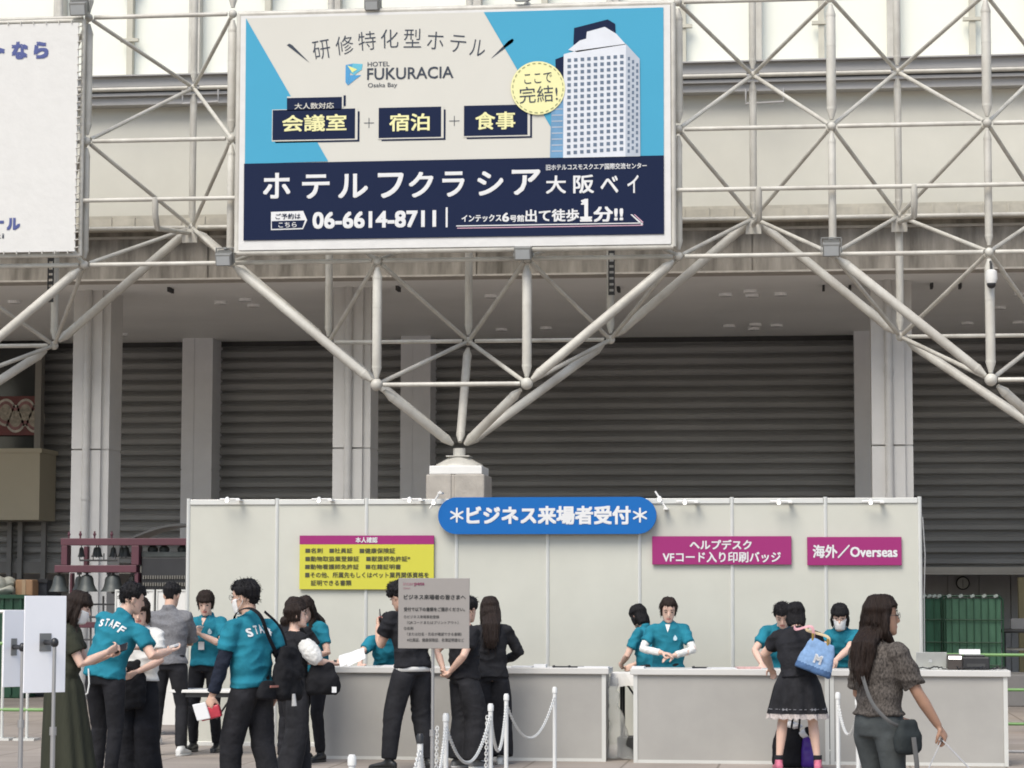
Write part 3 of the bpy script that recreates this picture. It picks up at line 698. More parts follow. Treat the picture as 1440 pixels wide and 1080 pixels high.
# ---------------------------------------------------------------- counters
def counter(xa, xb, Y, label, zt=None, left_side=True, right_side=True, depth=.5):
    t = thing('reception_counter', label, 'counter', ((xa+xb)/2, Y+depth/2, 0), group='white reception counters')
    zt = zt or .905
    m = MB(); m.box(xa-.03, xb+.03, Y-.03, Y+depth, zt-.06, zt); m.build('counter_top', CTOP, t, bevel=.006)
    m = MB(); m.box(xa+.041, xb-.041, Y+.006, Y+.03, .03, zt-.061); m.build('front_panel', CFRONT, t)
    m = MB(); m.box(xa+.041, xb-.041, Y, Y+.036, 0, .03); m.build('base_rail', ALU, t)
    for x in (xa, xb-.04):
        m = MB(); m.box(x, x+.04, Y-.004, Y+.04, 0, zt-.061); m.build('corner_post', ALU, t)
    for x in (xa+.005, xb-.02):
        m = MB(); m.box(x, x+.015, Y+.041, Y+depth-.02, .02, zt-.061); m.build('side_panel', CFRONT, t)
    return t
YC = 24.35
cxl = lambda p, Y=YC: at(p, 1000, Y).x
counter(cxl(447), cxl(852), YC, 'left reception counter, in front of the yellow board')
counter(cxl(892), cxl(1166), YC-.12, 'middle reception counter, under the help desk board')
counter(cxl(1167), cxl(1416), YC-.12, 'right reception counter with the laptop on it')
CT = .905
# folding table in the gap and another at the far left
def folding_table(xa, xb, Y, zt, label, cloth=True, d=.45):
    t = thing('folding_table', label, 'table', ((xa+xb)/2, Y+d/2, 0))
    m = MB(); m.box(xa, xb, Y, Y+d, zt-.03, zt); m.build('table_top', WHITE, t, bevel=.004)
    for x in (xa+.08, xb-.08):
        m = MB(); m.tube([(x, Y+.06, 0), (x, Y+.06, zt-.03)], .014, 8); m.tube([(x, Y+d-.06, 0), (x, Y+d-.06, zt-.03)], .014, 8); m.tube([(x, Y+.06, .12), (x, Y+d-.06, .12)], .01, 8)
        m.tube([(x, Y+.2, zt-.04), (x+(.18 if x < (xa+xb)/2 else -.18), Y+.2, zt-.3)], .01, 8)
        m.build('leg', BLACK, t)
    m = MB(); m.box(xa+.05, xb-.05, Y+.03, Y+.06, zt-.075, zt-.031); m.build('apron', BLACK, t)
    return t
ta, tb = cxl(864, YC+.5), cxl(905, YC+.5)
folding_table(ta-.02, tb+.9, YC+.55, .83, 'folding table with a white cloth in the gap between the counters')
m = MB(); N = 24; xa, xb, ya, yb, zt = ta-.04, tb+.9, YC+.53, YC+1.02, .84
rim = [(xa+(xb-xa)*i/N, ya) for i in range(N+1)]
vs = [(xa, yb, zt), (xb, yb, zt)]; fs = []
top = [(x, y, zt) for x, y in rim]; bot = [(x+.006*sin(i*2.1), y-.012-.012*sin(i*1.7), zt-.13-.008*sin(i*1.3)) for i, (x, y) in enumerate(rim)]
m.add(top+bot, [(i, i+N+1, i+N+2, i+1) for i in range(N)])
m.add([(xa, ya, zt), (xb, ya, zt), (xb, yb, zt), (xa, yb, zt)], [(0, 1, 2, 3)]); m.add([(xa, ya, zt), (xa, yb, zt), (xa-.01, yb, zt-.13), (xa-.01, ya, zt-.13)], [(0, 1, 2, 3)])
tag(m.build('table_cloth', mat('white_cloth', (.72, .70, .66), .8, .04, 8), loc=(xa, ya, zt)), 'short white cloth over the folding table in the gap', 'tablecloth')
la, lb_ = at(250, 968, 24.9), at(345, 968, 24.9)
folding_table(la.x, lb_.x, 24.55, la.z, 'white folding table in front of the standing staff woman at the left')
# clear plastic sheeting bundled in the gap
pm = bpy.data.materials.new('clear_plastic'); pm.use_nodes = True; pb = pm.node_tree.nodes['Principled BSDF']
pb.inputs['Base Color'].default_value = (.75, .76, .75, 1); pb.inputs['Roughness'].default_value = .18; pb.inputs['Transmission Weight'].default_value = .55; pb.inputs['IOR'].default_value = 1.15; pb.inputs['Alpha'].default_value = .5
P = at(874, 1010, YC+.35)
m = MB(); rg = []
for j in range(15):
    z_ = .02+.78*j/14; w_ = .145-.105*(j/14)**.6+.015*sin(j*1.9); rg.append(((P.x-.01-.09*(j/14)-.015*sin(j*.8), YC+.34, z_), (w_, 0, 0), (0, .09-.05*j/14, 0)))
m.rings(rg, 28)
m.v = [tuple(V(p)+noise.noise_vector(V(p)*9)*.035+noise.noise_vector(V(p)*25)*.014) for p in m.v]
m.v = [(x, y, max(z_, .004)) for x, y, z_ in m.v]
tag(m.build('plastic_bag', pm, smooth=True, loc=(P.x, YC+.4, 0)), 'crumpled clear plastic sheeting bag in the gap between the counters', 'plastic bag')
m = MB(); m.box(ta+.02, tb+.3, YC+.6, YC+1.0, 0, .2)
tag(m.build('carton', mat('dark_box', (.08, .08, .08), .7), loc=(ta+.2, YC+.8, 0)), 'dark box under the folding table in the gap', 'box')

# ---------------------------------------------------------------- things on the counters
def sheet(px, Y, w_, d_, label, z=CT, mt=None, th=.004, name='paper_sheet', rz=0):
    X = at(px, 940, Y).x; c, s = cos(rz), sin(rz); m = MB()
    m.obox((X, Y, z+th/2+.0005), (w_/2*c, w_/2*s, 0), (-d_/2*s, d_/2*c, 0), (0, 0, th/2)); o = m.build(name, mt or PWHITE, loc=(X, Y, z)); return tag(o, label, 'paper')
sheet(735, YC+.1, .2, .25, 'paper sheet on the left counter, nearest the long haired visitor', th=.012)
sheet(760, YC+.12, .12, .14, 'small stack of cards on the left counter, left of the clips', th=.03)
sheet(835, YC+.12, .3, .2, 'flat white paper at the right end of the left counter', th=.01)
sheet(560, YC+.1, .3, .22, 'paper sheet on the left counter before the seated staff member', th=.012)
sheet(878+20, YC, .12, .2, 'paper at the left corner of the middle counter', th=.018)
sheet(1015, YC, .25, .2, 'long white form on the middle counter beside the staff woman', th=.010, rz=.3)
sheet(1052, YC+.02, .22, .2, 'pinkish leaflets on the middle counter beside the visitor in the black dress', mt=mat('pink_paper', (.6, .38, .36), .6, .2, 20), th=.018, rz=.2)
for px, lb2 in ((788, 'black pen lying on the left counter'), (810, 'steel clip lying on the left counter'), (985, 'dark pen on the middle counter by the staff woman in white sleeves')):
    X = at(px, 940, YC).x; m = MB(); m.tube([(X-.07, YC+.05, CT+.008), (X+.07, YC+.09, CT+.008)], .007, 8); m.tube([(X-.08, YC+.045, CT+.008), (X-.06, YC+.055, CT+.014)], .012, 8)
    tag(m.build('pen', BLACK, loc=(X, YC+.07, CT)), lb2, 'pen')
# laptop seen from behind
Yc2 = YC-.12
xa, xb = at(1288, 930, Yc2+.2).x, at(1331, 930, Yc2+.2).x; zt = at(1310, 917, Yc2+.2).z
t = thing('laptop', 'silver laptop seen from behind on the right counter', 'laptop', ((xa+xb)/2, Yc2+.2, CT))
SIL = mat('silver_lid', (.60, .61, .58), .35, .03, 2, metal=.3)
m = MB(); m.obox(((xa+xb)/2, Yc2+.18, (CT+zt)/2+.01), ((xb-xa)/2, 0, 0), (0, .006, .001), (0, -.05, (zt-CT)/2-.01)); m.build('screen_lid', SIL, t, bevel=.004)
m = MB(); m.box(xa, xb, Yc2+.22, Yc2+.42, CT+.001, CT+.018); m.build('keyboard_base', SIL, t)
m = MB(); m.obox(((xa+xb)/2-.01, Yc2+.168, (CT+zt)/2+.0), (.018, 0, 0), (0, .002, 0), (0, 0, .016)); m.build('emblem', mat('emblem_grey', (.42, .43, .42), .3), t)
# card printer box and small printer
xa, xb = at(1332, 930, Yc2+.2).x, at(1353, 930, Yc2+.2).x; zt = at(1340, 920, Yc2+.2).z
t = thing('label_printer', 'small dark label printer with a white paper strip made to glow, beside the laptop', 'printer', ((xa+xb)/2, Yc2+.2, CT))
m = MB(); m.box(xa, xb, Yc2+.13, Yc2+.33, CT+.001, zt); m.build('body', mat('printer_dark', (.05, .04, .035), .4), t, bevel=.01)
m = MB(); m.box(xa+.01, xb-.01, Yc2+.122, Yc2+.13, zt-.045, zt-.018); m.build('paper_glow', EMIT, t)  # white paper strip given an added glow to look bright; not a screen
xa, xb = at(1353, 930, Yc2+.2).x, at(1391, 930, Yc2+.2).x; zt = at(1370, 921, Yc2+.2).z
t = thing('printer', 'black office printer with white paper on its top on the right counter', 'printer', ((xa+xb)/2, Yc2+.25, CT))
m = MB(); m.box(xa, xb, Yc2+.14, Yc2+.42, CT+.001, zt-.02); m.box(xa+.02, xb-.04, Yc2+.18, Yc2+.4, zt-.02, zt); m.build('body', BLACK, t, bevel=.012)
m = MB(); m.box(xa+.04, xb-.04, Yc2+.132, Yc2+.14, CT+.03, CT+.06); m.build('paper_slot', DARK, t)
m = MB(); m.obox(((xa+xb)/2-.05, Yc2+.3, zt+.028), (.10, 0, 0), (0, .02, 0), (0, .01, .024)); m.build('paper_stack', PWHITE, t)
rnd = random.Random(3)
for k, (p0, p1) in enumerate(((1276, 1330), (1345, 1402), (1395, 1415))):
    m = MB(); pts = []
    for i in range(26):
        X = at(p0+(p1-p0)*i/25, 940, Yc2).x; pts.append((X+rnd.uniform(-.02, .02), Yc2+.08+rnd.uniform(-.03, .05), CT+.008+abs(rnd.gauss(0, .012))))
    m.tube(pts, .006, 6)
    tag(m.build('cable', BLACK, smooth=True, loc=pts[0]), ('tangled black cable in front of the laptop', 'tangled black cable in front of the office printer', 'short black cable at the right end of the counter')[k], 'cable')
# ---------------------------------------------------------------- carillon at the far left
YK = 31.0
def K(px, py): return at(px, py, YK)
bl = K(88, 757).x; br = K(330, 757).x
t = thing('bell_carillon', 'maroon steel carillon frame with rows of bronze bells beside the partition wall', 'carillon', ((bl+br)/2, YK, 0))
def beam(x0, y0, x1, y1, d=.09, dy=0, name='frame_beam', mt=None):
    a, b = K(x0, y1), K(x1, y0); m = MB(); m.box(a.x, b.x, YK-d+dy, YK+d+dy, a.z, b.z); return m.build(name, mt or MAROON, t, bevel=.006)
beam(88, 757, 330, 767); beam(80, 795, 195, 805, dy=-.02); beam(88.5, 767.3, 97.5, 794.7); beam(187, 767.3, 198, 794.7); beam(189, 805.3, 197, 1002)
beam(103, 767.3, 109, 794.7, .05, .5); beam(82, 805.3, 89, 1002, .06, .45); beam(80, 875, 190, 883, .05, .2); beam(198.3, 900, 330, 908, .05, .2); beam(322, 767.3, 330, 1002)
def bell(px, py0, py1, w_, dy=0):
    a, b = K(px, py1), K(px, py0); h = b.z-a.z; r = w_/2*31/3500
    m = MB(); m.lathe((a.x, YK+dy, a.z), [(r, 0), (r*.97, h*.05), (r*.80, h*.2), (r*.64, h*.45), (r*.58, h*.75), (r*.45, h*.93), (r*.15, h), (.001, h)], 24)
    o = m.build('bell', BRONZE, t, smooth=True)
    m = MB(); m.tube([(a.x, YK+dy, b.z-.01), (a.x, YK+dy, b.z+.07)], r*.12, 8); m.box(a.x-r*.3, a.x+r*.3, YK+dy-.02, YK+dy+.02, b.z+.02, b.z+.05); m.build('hanger', DARK, o)
    m = MB(); m.ell((a.x, YK+dy, a.z+.0), (r*.15, r*.15, r*.2)); m.build('clapper', DARK, o)
for px, w_ in ((83, 30), (122, 32), (159, 36)): bell(px, 808, 832, w_)
for px, w_ in ((110, 11), (131, 15), (134, 13), (155, 13), (173, 16), (167, 12)): bell(px, 769, 783, w_, .12*(px % 3)-.1)
for px, w_ in ((100, 20), (142, 20), (176, 18)): bell(px, 810, 830, w_, .35)
m = MB(); a, b = K(112, 788), K(165, 788); m.tube([a, b], .012, 8)
for px in (112, 131, 146, 162): q = K(px, 788); m.tube([q, q+V((0, 0, .09))], .008, 6)
m.build('tie_rod', DARK, t)
m = MB()
for px in (97, 113, 133, 157): q = K(px, 757); m.tube([q, q+V((0, 0, .09))], .012, 6); m.ell(q+V((0, 0, .05)), (.022, .022, .022), nu=8, nv=6)
m.build('bolt', MAROON, t)
m = MB()
for y in (850, 868, 900, 925): m.tube([K(98, y)+V((0, .3, 0)), K(188, y)+V((0, .3, 0))], .014, 6)
for x in (100, 118, 136, 165): m.tube([K(x, 838)+V((0, .3, 0)), K(x, 1000)+V((0, .3, 0))], .014, 6)
m.build('rear_rack', mat('rack_grey', (.10, .10, .10), .5), t)
# keyboard case
a, b = K(199, 829), K(318, 784); m = MB(); m.box(a.x, b.x, YK-.02, YK+.5, a.z, b.z); case = m.build('keyboard_case', mat('case_black', (.018, .018, .02), .6, .3, 3), t, bevel=.01)
m = MB()
for r_, y in ((0, 812), (1, 822)):
    for k in range(34):
        q = K(203+k*3.4, y); m.box(q.x-.008, q.x+.008, YK-.05, YK-.02, q.z-.02, q.z+.025)
m.build('lever_row', mat('lever_grey', (.16, .15, .13), .5), case)
m = MB(); m.box(K(199, 800).x, K(318, 800).x, YK+.0, YK+.45, K(200, 783).z, K(200, 776).z)
for px in (212, 228, 254): q = K(px, 776); m.ell(q+V((0, .1, .03)), (.07, .07, .06), nu=10, nv=6)
m.build('hammer_row', BRONZE, t)
# arched cover
m = MB(); pts = []
for k in range(19):
    u_ = k/18; px = 180+150*u_; py = 757-21*sin(pi*u_)
    pts.append(K(px, py))
for q, q2 in zip(pts[:-1], pts[1:]):
    m.add([q, q2, q2+V((0, .6, 0)), q+V((0, .6, 0)), q+V((0, 0, -.03)), q2+V((0, 0, -.03)), q2+V((0, .6, -.03)), q+V((0, .6, -.03))], [(0, 1, 2, 3), (7, 6, 5, 4), (0, 4, 5, 1), (3, 2, 6, 7)])
m.build('arched_cover', mat('cover_grey', (.06, .06, .058), .4), t)
# white panels by the carillon
def partition(x0, x1, y0, Y, label):
    a, b = at(x0, y0, Y), at(x1, y0, Y)
    t = thing('display_panel', label, 'panel', ((a.x+b.x)/2, Y, 0), group='low white display panels')
    m = MB(); m.box(a.x+.02, b.x-.02, Y, Y+.02, .12, a.z-.02); m.build('board', mat('board_white', (.68, .67, .64), .5, .03, 1), t)
    m = MB(); m.box(a.x, b.x, Y-.01, Y+.03, a.z-.02, a.z); m.box(a.x, a.x+.018, Y-.01, Y+.03, 0, a.z-.021); m.box(b.x-.018, b.x, Y-.01, Y+.03, 0, a.z-.021); m.build('frame', ALU, t)
    for x in (a.x+.05, b.x-.05):
        m = MB(); m.box(x-.02, x+.02, Y-.2, Y+.22, 0, .03); m.build('foot', ALU, t)
partition(162, 217, 829, 28.2, 'low white display panel left of the man in the grey jacket')
partition(220, 272, 829, 28.2, 'low white display panel behind the head of the man in the grey jacket')
# flower stand seen between the legs
P = gr(209, 1047)
t = thing('flower_stand', 'white flower stand with green leaves on the ground behind the grey jacket man', 'plant stand', P)
m = MB(); m.lathe(P, [(.14, 0), (.15, .03), (.11, .16), (.13, .2)], 18); m.build('pot', WHITE, t, smooth=True)
m = MB(); 
for k in range(90):
    a_ = rnd.uniform(0, 2*pi); h = rnd.uniform(.2, .62); r_ = rnd.uniform(.0, .11); c = P+V((cos(a_)*r_, sin(a_)*r_, h)); d = V((cos(a_), sin(a_), rnd.uniform(.1, 1))).normalized()*rnd.uniform(.04, .08); s_ = d.cross(V((0, 0, 1))).normalized()*.018
    m.add([c, c+d*.5+s_, c+d, c+d*.5-s_], [(0, 1, 2, 3)])
m.build('leaves', mat('leaf_green', (.05, .12, .04), .5, .4, 10), t)
m = MB()
for k in range(14):
    a_ = rnd.uniform(0, 2*pi); c = P+V((cos(a_)*.08, sin(a_)*.08, rnd.uniform(.35, .72)))
    m.ell(c, (.035, .035, .03), nu=8, nv=6)
m.build('blossom', PWHITE, t)

# ---------------------------------------------------------------- left background goods
Yb = 40.0
def goods(name, label, x0, y0, x1, y1, mt, Y=Yb, d=.8, cat='box', floor=False):
    a, b = at(x0, y1, Y), at(x1, y0, Y)
    z0 = 0 if floor else a.z
    t = thing(name, label, cat, ((a.x+b.x)/2, Y+d/2, z0))
    m = MB(); m.box(a.x, b.x, Y, Y+d, z0, b.z); m.build('body', mt, t, bevel=.02)
    return t, (a.x, b.x, z0, b.z)
GRN = mat('dark_green_plastic', (.012, .06, .03), .45, .2, 3)
t, q = goods('storage_crate', 'dark green crate behind the white sign boards at the left edge', -60, 838, 36, 0, GRN, 38, floor=True)
m = MB()
for k in range(9): X = q[0]+(q[1]-q[0])*(k+.5)/9; m.box(X-.02, X+.02, 37.97, 37.999, .05, q[3]-.04)
m.box(q[0]-.02, q[1]+.02, 37.95, 37.999, q[3]-.04, q[3]+.02); m.build('rib', GRN, t)
t, q = goods('cardboard_box', 'tan cardboard box among the stored goods below the gallery', 21, 815, 46, 838, mat('cardboard', (.34, .20, .11), .8, .1, 5), 38.3)
m = MB(); m.box((q[0]+q[1])/2-.03, (q[0]+q[1])/2+.03, 38.29, 38.3, q[2], q[3]); m.build('tape', mat('tape_tan', (.4, .28, .17), .4), t)
t, q = goods('storage_crate', 'black crate between the cardboard box and the first large bell', 42, 815, 66, 0, mat('crate_black', (.025, .028, .035), .5), 38.6, floor=True)
m = MB(); m.box(q[0]-.02, q[1]+.02, 38.57, 38.599, q[3]-.05, q[3]+.01); m.build('rim', BLACK, t)
m = MB(); c = at(2, 826, 38.2)
for k in range(9): m.ell(c+V((rnd.uniform(-.35, .25), rnd.uniform(0, .3), rnd.uniform(-.08, .1))), (rnd.uniform(.1, .2), .15, rnd.uniform(.07, .12)), nu=12, nv=8)
m.v = [tuple(V(p)+noise.noise_vector(V(p)*6)*.05) for p in m.v]
tag(m.build('cloth_sack', mat('sack_pale', (.42, .42, .36), .8, .25, 6), smooth=True, loc=c), 'pale crumpled sacks heaped on the green crate at the left edge', 'sack')
# railing at the left edge
def rail(name, label, x0, x1, ys, Y, mts, posts=(), r=.02, z_low=0):
    a, b = at(x0, 900, Y), at(x1, 900, Y)
    t = thing(name, label, 'barrier', ((a.x+b.x)/2, Y, 0))
    for y, mt in zip(ys, mts):
        z = at((x0+x1)/2, y, Y).z; m = MB(); m.tube([(a.x, Y, z), (b.x, Y, z)], r, 10); m.build('rail', mt, t, smooth=True)
    for px in posts:
        X = at(px, 900, Y).x; zt = at(px, min(ys), Y).z; m = MB(); m.tube([(X, Y+.0, 0), (X, Y, zt)], r*.9, 10); m.box(X-.12, X+.12, Y-.12, Y+.12, 0, .025); m.build('post', ALU, t)
    return t
LGR = mat('rail_green', (.16, .30, .10), .4)
rail('guard_rail', 'white and green guard rail behind the small sign boards at the left edge', -90, 120, (860, 905, 998), 27, (ALU, LGR, LGR), (-60, 5, 40, 108), .02)
rail('guard_rail', 'light green guard rail behind the right end of the counters', 1300, 1520, (921, 970, 1018, 1057), 25.4, (LGR, LGR, LGR, GREY), (1500,), .016)

# ---------------------------------------------------------------- right background: cage trolleys, clock
GCG = mat('cage_cover_green', (.035, .13, .07), .6, .25, 5, bump=.3, bscale=12, stretch=(1, 1, .4)); GCL = mat('cage_cover_light', (.075, .18, .105), .6, .25, 5, bump=.3, bscale=12, stretch=(1, 1, .4)); GBAR = mat('cage_bar', (.02, .07, .035), .4)
def cage(x0, x1, y0, Y, label, cover, nv=8, ny=4, d=.7):
    a, b = at(x0, y0, Y), at(x1, y0, Y); zt = (a.z+b.z)/2
    t = thing('cage_trolley', label, 'trolley', ((a.x+b.x)/2, Y+d/2, 0), group='green covered cage trolleys')
    m = MB(); n_ = 18; zs = [.18+(zt-.22)*j/12 for j in range(13)]
    vs = []
    for j, z in enumerate(zs):
        for i in range(n_+1):
            u_ = i/n_; vs.append((a.x+.03+(b.x-a.x-.06)*u_, Y+.03+.008*abs(sin(u_*pi*nv)), z))
    m.add(vs, [(j*(n_+1)+i, j*(n_+1)+i+1, (j+1)*(n_+1)+i+1, (j+1)*(n_+1)+i) for j in range(12) for i in range(n_)])
    m.box(a.x+.03, b.x-.03, Y+.07, Y+d, .18, zt-.04); m.build('cover', cover, t)
    m = MB(); r = .016
    for X in (a.x, b.x): m.tube([(X, Y, .12), (X, Y, zt-.06), (X+(.06 if X == a.x else -.06), Y, zt)], r, 8); m.tube([(X, Y+d, .12), (X, Y+d, zt)], r, 8)
    m.tube([(a.x+.06, Y, zt), (b.x-.06, Y, zt)], r, 8); m.tube([(a.x, Y+d, zt), (b.x, Y+d, zt)], r, 8)
    for k in range(1, nv): X = a.x+(b.x-a.x)*k/nv; m.tube([(X, Y, .15), (X, Y, zt)], .007, 6)
    for k in range(ny): z = .18+(zt-.2)*k/ny; m.tube([(a.x, Y-.01, z), (b.x, Y-.01, z)], .011, 6)
    m.build('cage_bars', GBAR, t)
    m = MB()
    for k in range(5): X = a.x+(b.x-a.x)*(k+.4)/5; m.obox((X, Y-.02, zt-.0), (.03, 0, .015), (0, .01, 0), (-.01, 0, .02)); 
    m.build('tie', mat('tie_pale', (.4, .45, .4), .5), t)
    m = MB(); m.box(a.x, b.x, Y, Y+d, .12, .16); m.build('base', GREY, t)
    for X in (a.x+.08, b.x-.08):
        for yy in (Y+.08, Y+d-.08): m = MB(); m.tube([(X-.02, yy, .06), (X+.02, yy, .06)], .058, 14); m.build('wheel', BLACK, t)
cage(1290, 1325, 838, 40.2, 'narrow dark green cage trolley beside the right end of the white wall', GCG, 3)
cage(1328, 1410, 838, 40, 'wide green cage trolley right behind the laptop and printer', GCL, 8)
P = at(1354, 820, YS+2.9)
t = thing('wall_clock', 'round wall clock above the wide green cage trolley', 'clock', P)
def yl(c, prof, n=28):
    m = MB(); m.rings([(V(c)+V((0, y, 0)), (r, 0, 0), (0, 0, -r)) for r, y in prof], n); return m
yl(P, [(.13, .06), (.13, -.0), (.11, -.02), (.11, .0)]).build('rim', BLACK, t); yl(P, [(.112, .02), (.112, -.006)]).build('dial', mat('dial_grey', (.62, .62, .58), .3), t)
m = MB(); m.obox(P+V((0, -.012, .03)), (.004, 0, 0), (0, .002, 0), (0, 0, .04)); m.obox(P+V((0, -.012, -.035)), (.004, 0, 0), (0, .002, 0), (0, 0, .05)); m.build('hand', BLACK, t)
t, q = goods('utility_box', 'dark red box at the right edge behind the counters', 1431, 907, 1470, 0, mat('red_box', (.20, .018, .025), .5), 30, .5, floor=True)
m = MB(); m.box(q[0]+.03, q[1]-.03, 29.985, 30, .1, q[3]-.06); m.build('door', mat('red_door', (.16, .014, .02), .4), t)
t, q = goods('work_table', 'dark table with equipment behind the cage trolleys at the right edge', 1408, 885, 1470, 890, mat('table_dark', (.05, .05, .05), .5), 41, .8, cat='table')
for X in (q[0]+.05, q[1]-.05): m = MB(); m.box(X-.025, X+.025, 41.05, 41.1, 0, q[2]); m.build('leg', DARK, t)
a = at(1410, 912, 41); m = MB(); m.box(a.x, a.x+.9, 41.1, 41.7, a.z-.03, a.z); m.build('shelf', mat('shelf_pale', (.4, .38, .33), .5), t)
a = at(1425, 870, 41); m = MB(); m.box(a.x, a.x+.35, 41.5, 41.7, q[3], a.z); m.build('control_panel', GREY, t)
# long white bench/skirting in front of the right opening
t, q = goods('low_platform', 'low grey platform behind the right end of the counters', 1290, 949, 1540, 0, mat('platform_grey', (.20, .19, .18), .7), 37.5, 1.2, floor=True, cat='platform')

# ---------------------------------------------------------------- sign stands
def disc_base(P, r, mt, t, h=.02):
    m = MB(); m.lathe(P, [(r, 0), (r, h*.6), (r*.9, h), (.03, h*1.3)], 28); m.build('base', mt, t, smooth=True)
Yq = 15.4
P = at(608, 1000, Yq); P = V((P.x, Yq, 0))
a, b = at(560, 862, Yq-.03), at(660, 862, Yq-.03); zt = at(610, 813, Yq-.03).z; zb = at(610, 912, Yq-.03).z
t = thing('sign_stand', 'grey square notice board with Japanese text, on a pole before the left counter', 'sign', P)
m = MB(); m.box(a.x, b.x, Yq-.03, Yq-.018, zb, zt); m.build('notice_board', mat('notice_grey', (.27, .25, .235), .55, .03, 2), t, bevel=.002)
m = MB(); m.tube([(P.x, Yq+.012, .02), (P.x, Yq+.012, .75)], .014, 12); m.tube([(P.x, Yq+.012, .75), (P.x, Yq+.012, zb+.15)], .010, 12); m.tube([(P.x, Yq+.012, .73), (P.x, Yq+.012, .77)], .019, 12); m.build('pole', CHROME, t, smooth=True)
disc_base(P+V((0, .012, 0)), .17, CHROME, t)
m = MB(); m.box(P.x-.04, P.x+.04, Yq-.0175, Yq-.0, zb+.1, zb+.2); m.build('clamp', BLACK, t)
m = MB(); ml = MB()
for s, x0, y0, x1, y1, bd in (('ビジネス来場者の皆さまへ', 875, 533, 1357, 571, .022), ('受付で以下の書類をご提示ください。', 875, 632, 1350, 662, .012), ('①ビジネス来場事前登録', 875, 693, 1150, 718, .008), ('（QRコードまたはプリントアウト）', 900, 738, 1300, 764, .008), ('②名刺', 875, 782, 948, 808, .008), ('（または社名・氏名が確認できる書類）', 900, 828, 1325, 853, .008), ('※社員証、健康保険証、名簿証明書など', 900, 873, 1345, 900, .008)):
    p, q = at(410+x0/5.54, 740+y1/5.54, Yq-.03), at(410+x1/5.54, 740+y0/5.54, Yq-.03); fit_text(m, s, p.x, p.z, q.x, q.z, Yq-.032, bd)
m.build('lettering', mat('notice_ink', (.03, .03, .03), .6), t)
p, q = at(567, 823.5, Yq), at(581, 818.5, Yq); 
for s, x0, x1, bd, mt in (('inter', 870, 955, .0, mat('logo_rose', (.30, .14, .17), .5)), ('pets', 957, 1035, .03, mat('logo_plum', (.22, .05, .10), .5))):
    m = MB(); p, q = at(410+x0/5.54, 740+(468 if s == 'pets' else 461)/5.54, Yq-.03), at(410+x1/5.54, 740+(434 if s == 'inter' else 437)/5.54, Yq-.03); fit_text(m, s, p.x, p.z, q.x, q.z, Yq-.032, bd)
    if s == 'inter': p, q = at(567, 828.5, Yq-.03), at(577, 826, Yq-.03); fit_text(m, 'OSAKA', p.x, p.z, q.x, q.z, Yq-.032, .0)
    m.build('lettering', mt, t)
def back_board(px_pole, Y, x0, x1, y0, y1, label, turn=rad(44)):
    """white board on a pole seen from behind"""
    Pq = at(px_pole, 1000, Y); Pq = V((Pq.x, Y, 0))
    t = thing('sign_stand', label, 'sign', Pq, group='white sign boards on poles seen from behind')
    c0 = at((x0+x1)/2, (y0+y1)/2, Y+.12); zt = at((x0+x1)/2, y0, Y+.12).z; zb = at((x0+x1)/2, y1, Y+.12).z
    wpx = at(x1, y0, Y+.12).x-at(x0, y0, Y+.12).x; hw = wpx/2/cos(turn)*.80; X = V((cos(turn), sin(turn), 0)); N = V((sin(turn), -cos(turn), 0))
    m = MB(); m.obox((c0.x, c0.y, (zt+zb)/2), X*hw, N*.005, (0, 0, (zt-zb)/2)); m.build('board', mat('board_back', (.86, .86, .88), .5, .03, 2), t, bevel=.002)
    zc = zb+(zt-zb)*.52
    m = MB(); m.obox(V((c0.x, c0.y, zc))+N*.008, X*hw*.28, N*.002, (0, 0, .055)); m.build('plate', mat('plate_grey', (.25, .25, .25), .35, metal=.6), t)
    q = V((c0.x, c0.y, zc))+N*.012
    m = MB(); m.tube([q, V((Pq.x, Pq.y, zc))], .016, 10); m.ell((Pq.x, Pq.y, zc), (.026, .026, .03), nu=12, nv=8); m.build('joint', BLACK, t, smooth=True)
    m = MB(); m.tube([(Pq.x, Pq.y, .02), (Pq.x, Pq.y, .78)], .0155, 12); m.tube([(Pq.x, Pq.y, .78), (Pq.x, Pq.y, zc)], .012, 12); m.tube([(Pq.x, Pq.y, .75), (Pq.x, Pq.y, .80)], .022, 12); m.build('pole', CHROME, t, smooth=True)
    disc_base(Pq, .18, CHROME, t)
back_board(75, 14.8, 35, 91, 838, 974, 'large white sign board seen from behind on a steel pole, at the left')
back_board(30, 15.6, 7, 30, 858, 966, 'narrower white sign board on a pole at the left edge, partly behind the large one', rad(58))

# ---------------------------------------------------------------- white chain posts
PW = mat('post_plastic', (.66, .66, .64), .4, .05, 4)
def cpost(px, ytop, Y, label, capm=None, H=.86):
    X = at(px, ytop, Y).x
    t = thing('barrier_post', label, 'post', (X, Y, 0), group='white plastic posts of the queue barrier')
    m = MB(); m.tube([(X, Y, .03), (X, Y, H-.05)], .0165, 14); m.build('pole', PW, t, smooth=True)
    m = MB(); m.lathe((X, Y, H-.05), [(.0165, -.002), (.021, .0), (.021, .035), (.014, .05)], 14); m.build('cap', capm or PW, t, smooth=True)
    m = MB(); m.lathe((X, Y, 0), [(.16, 0), (.16, .02), (.10, .045), (.03, .06)], 24); m.build('base', PW, t, smooth=True)
    return V((X, Y, H-.075))
def dY(ytop, H=.86): return (EYE-H)*F/(ytop-HY)
posts = [(780, 965), (712, 975), (690, 989), (627, 1003), (591, 1032), (495, 1062)]
lb = ['white barrier post furthest right on the left counter queue, before the counter corner', 'second white barrier post, just right of the long haired visitor', 'white barrier post at the shoes of the long haired visitor', 'white barrier post wrapped with hanging chain right of the notice stand', 'black capped barrier post left of the notice pole', 'lowest white barrier post at the bottom edge']
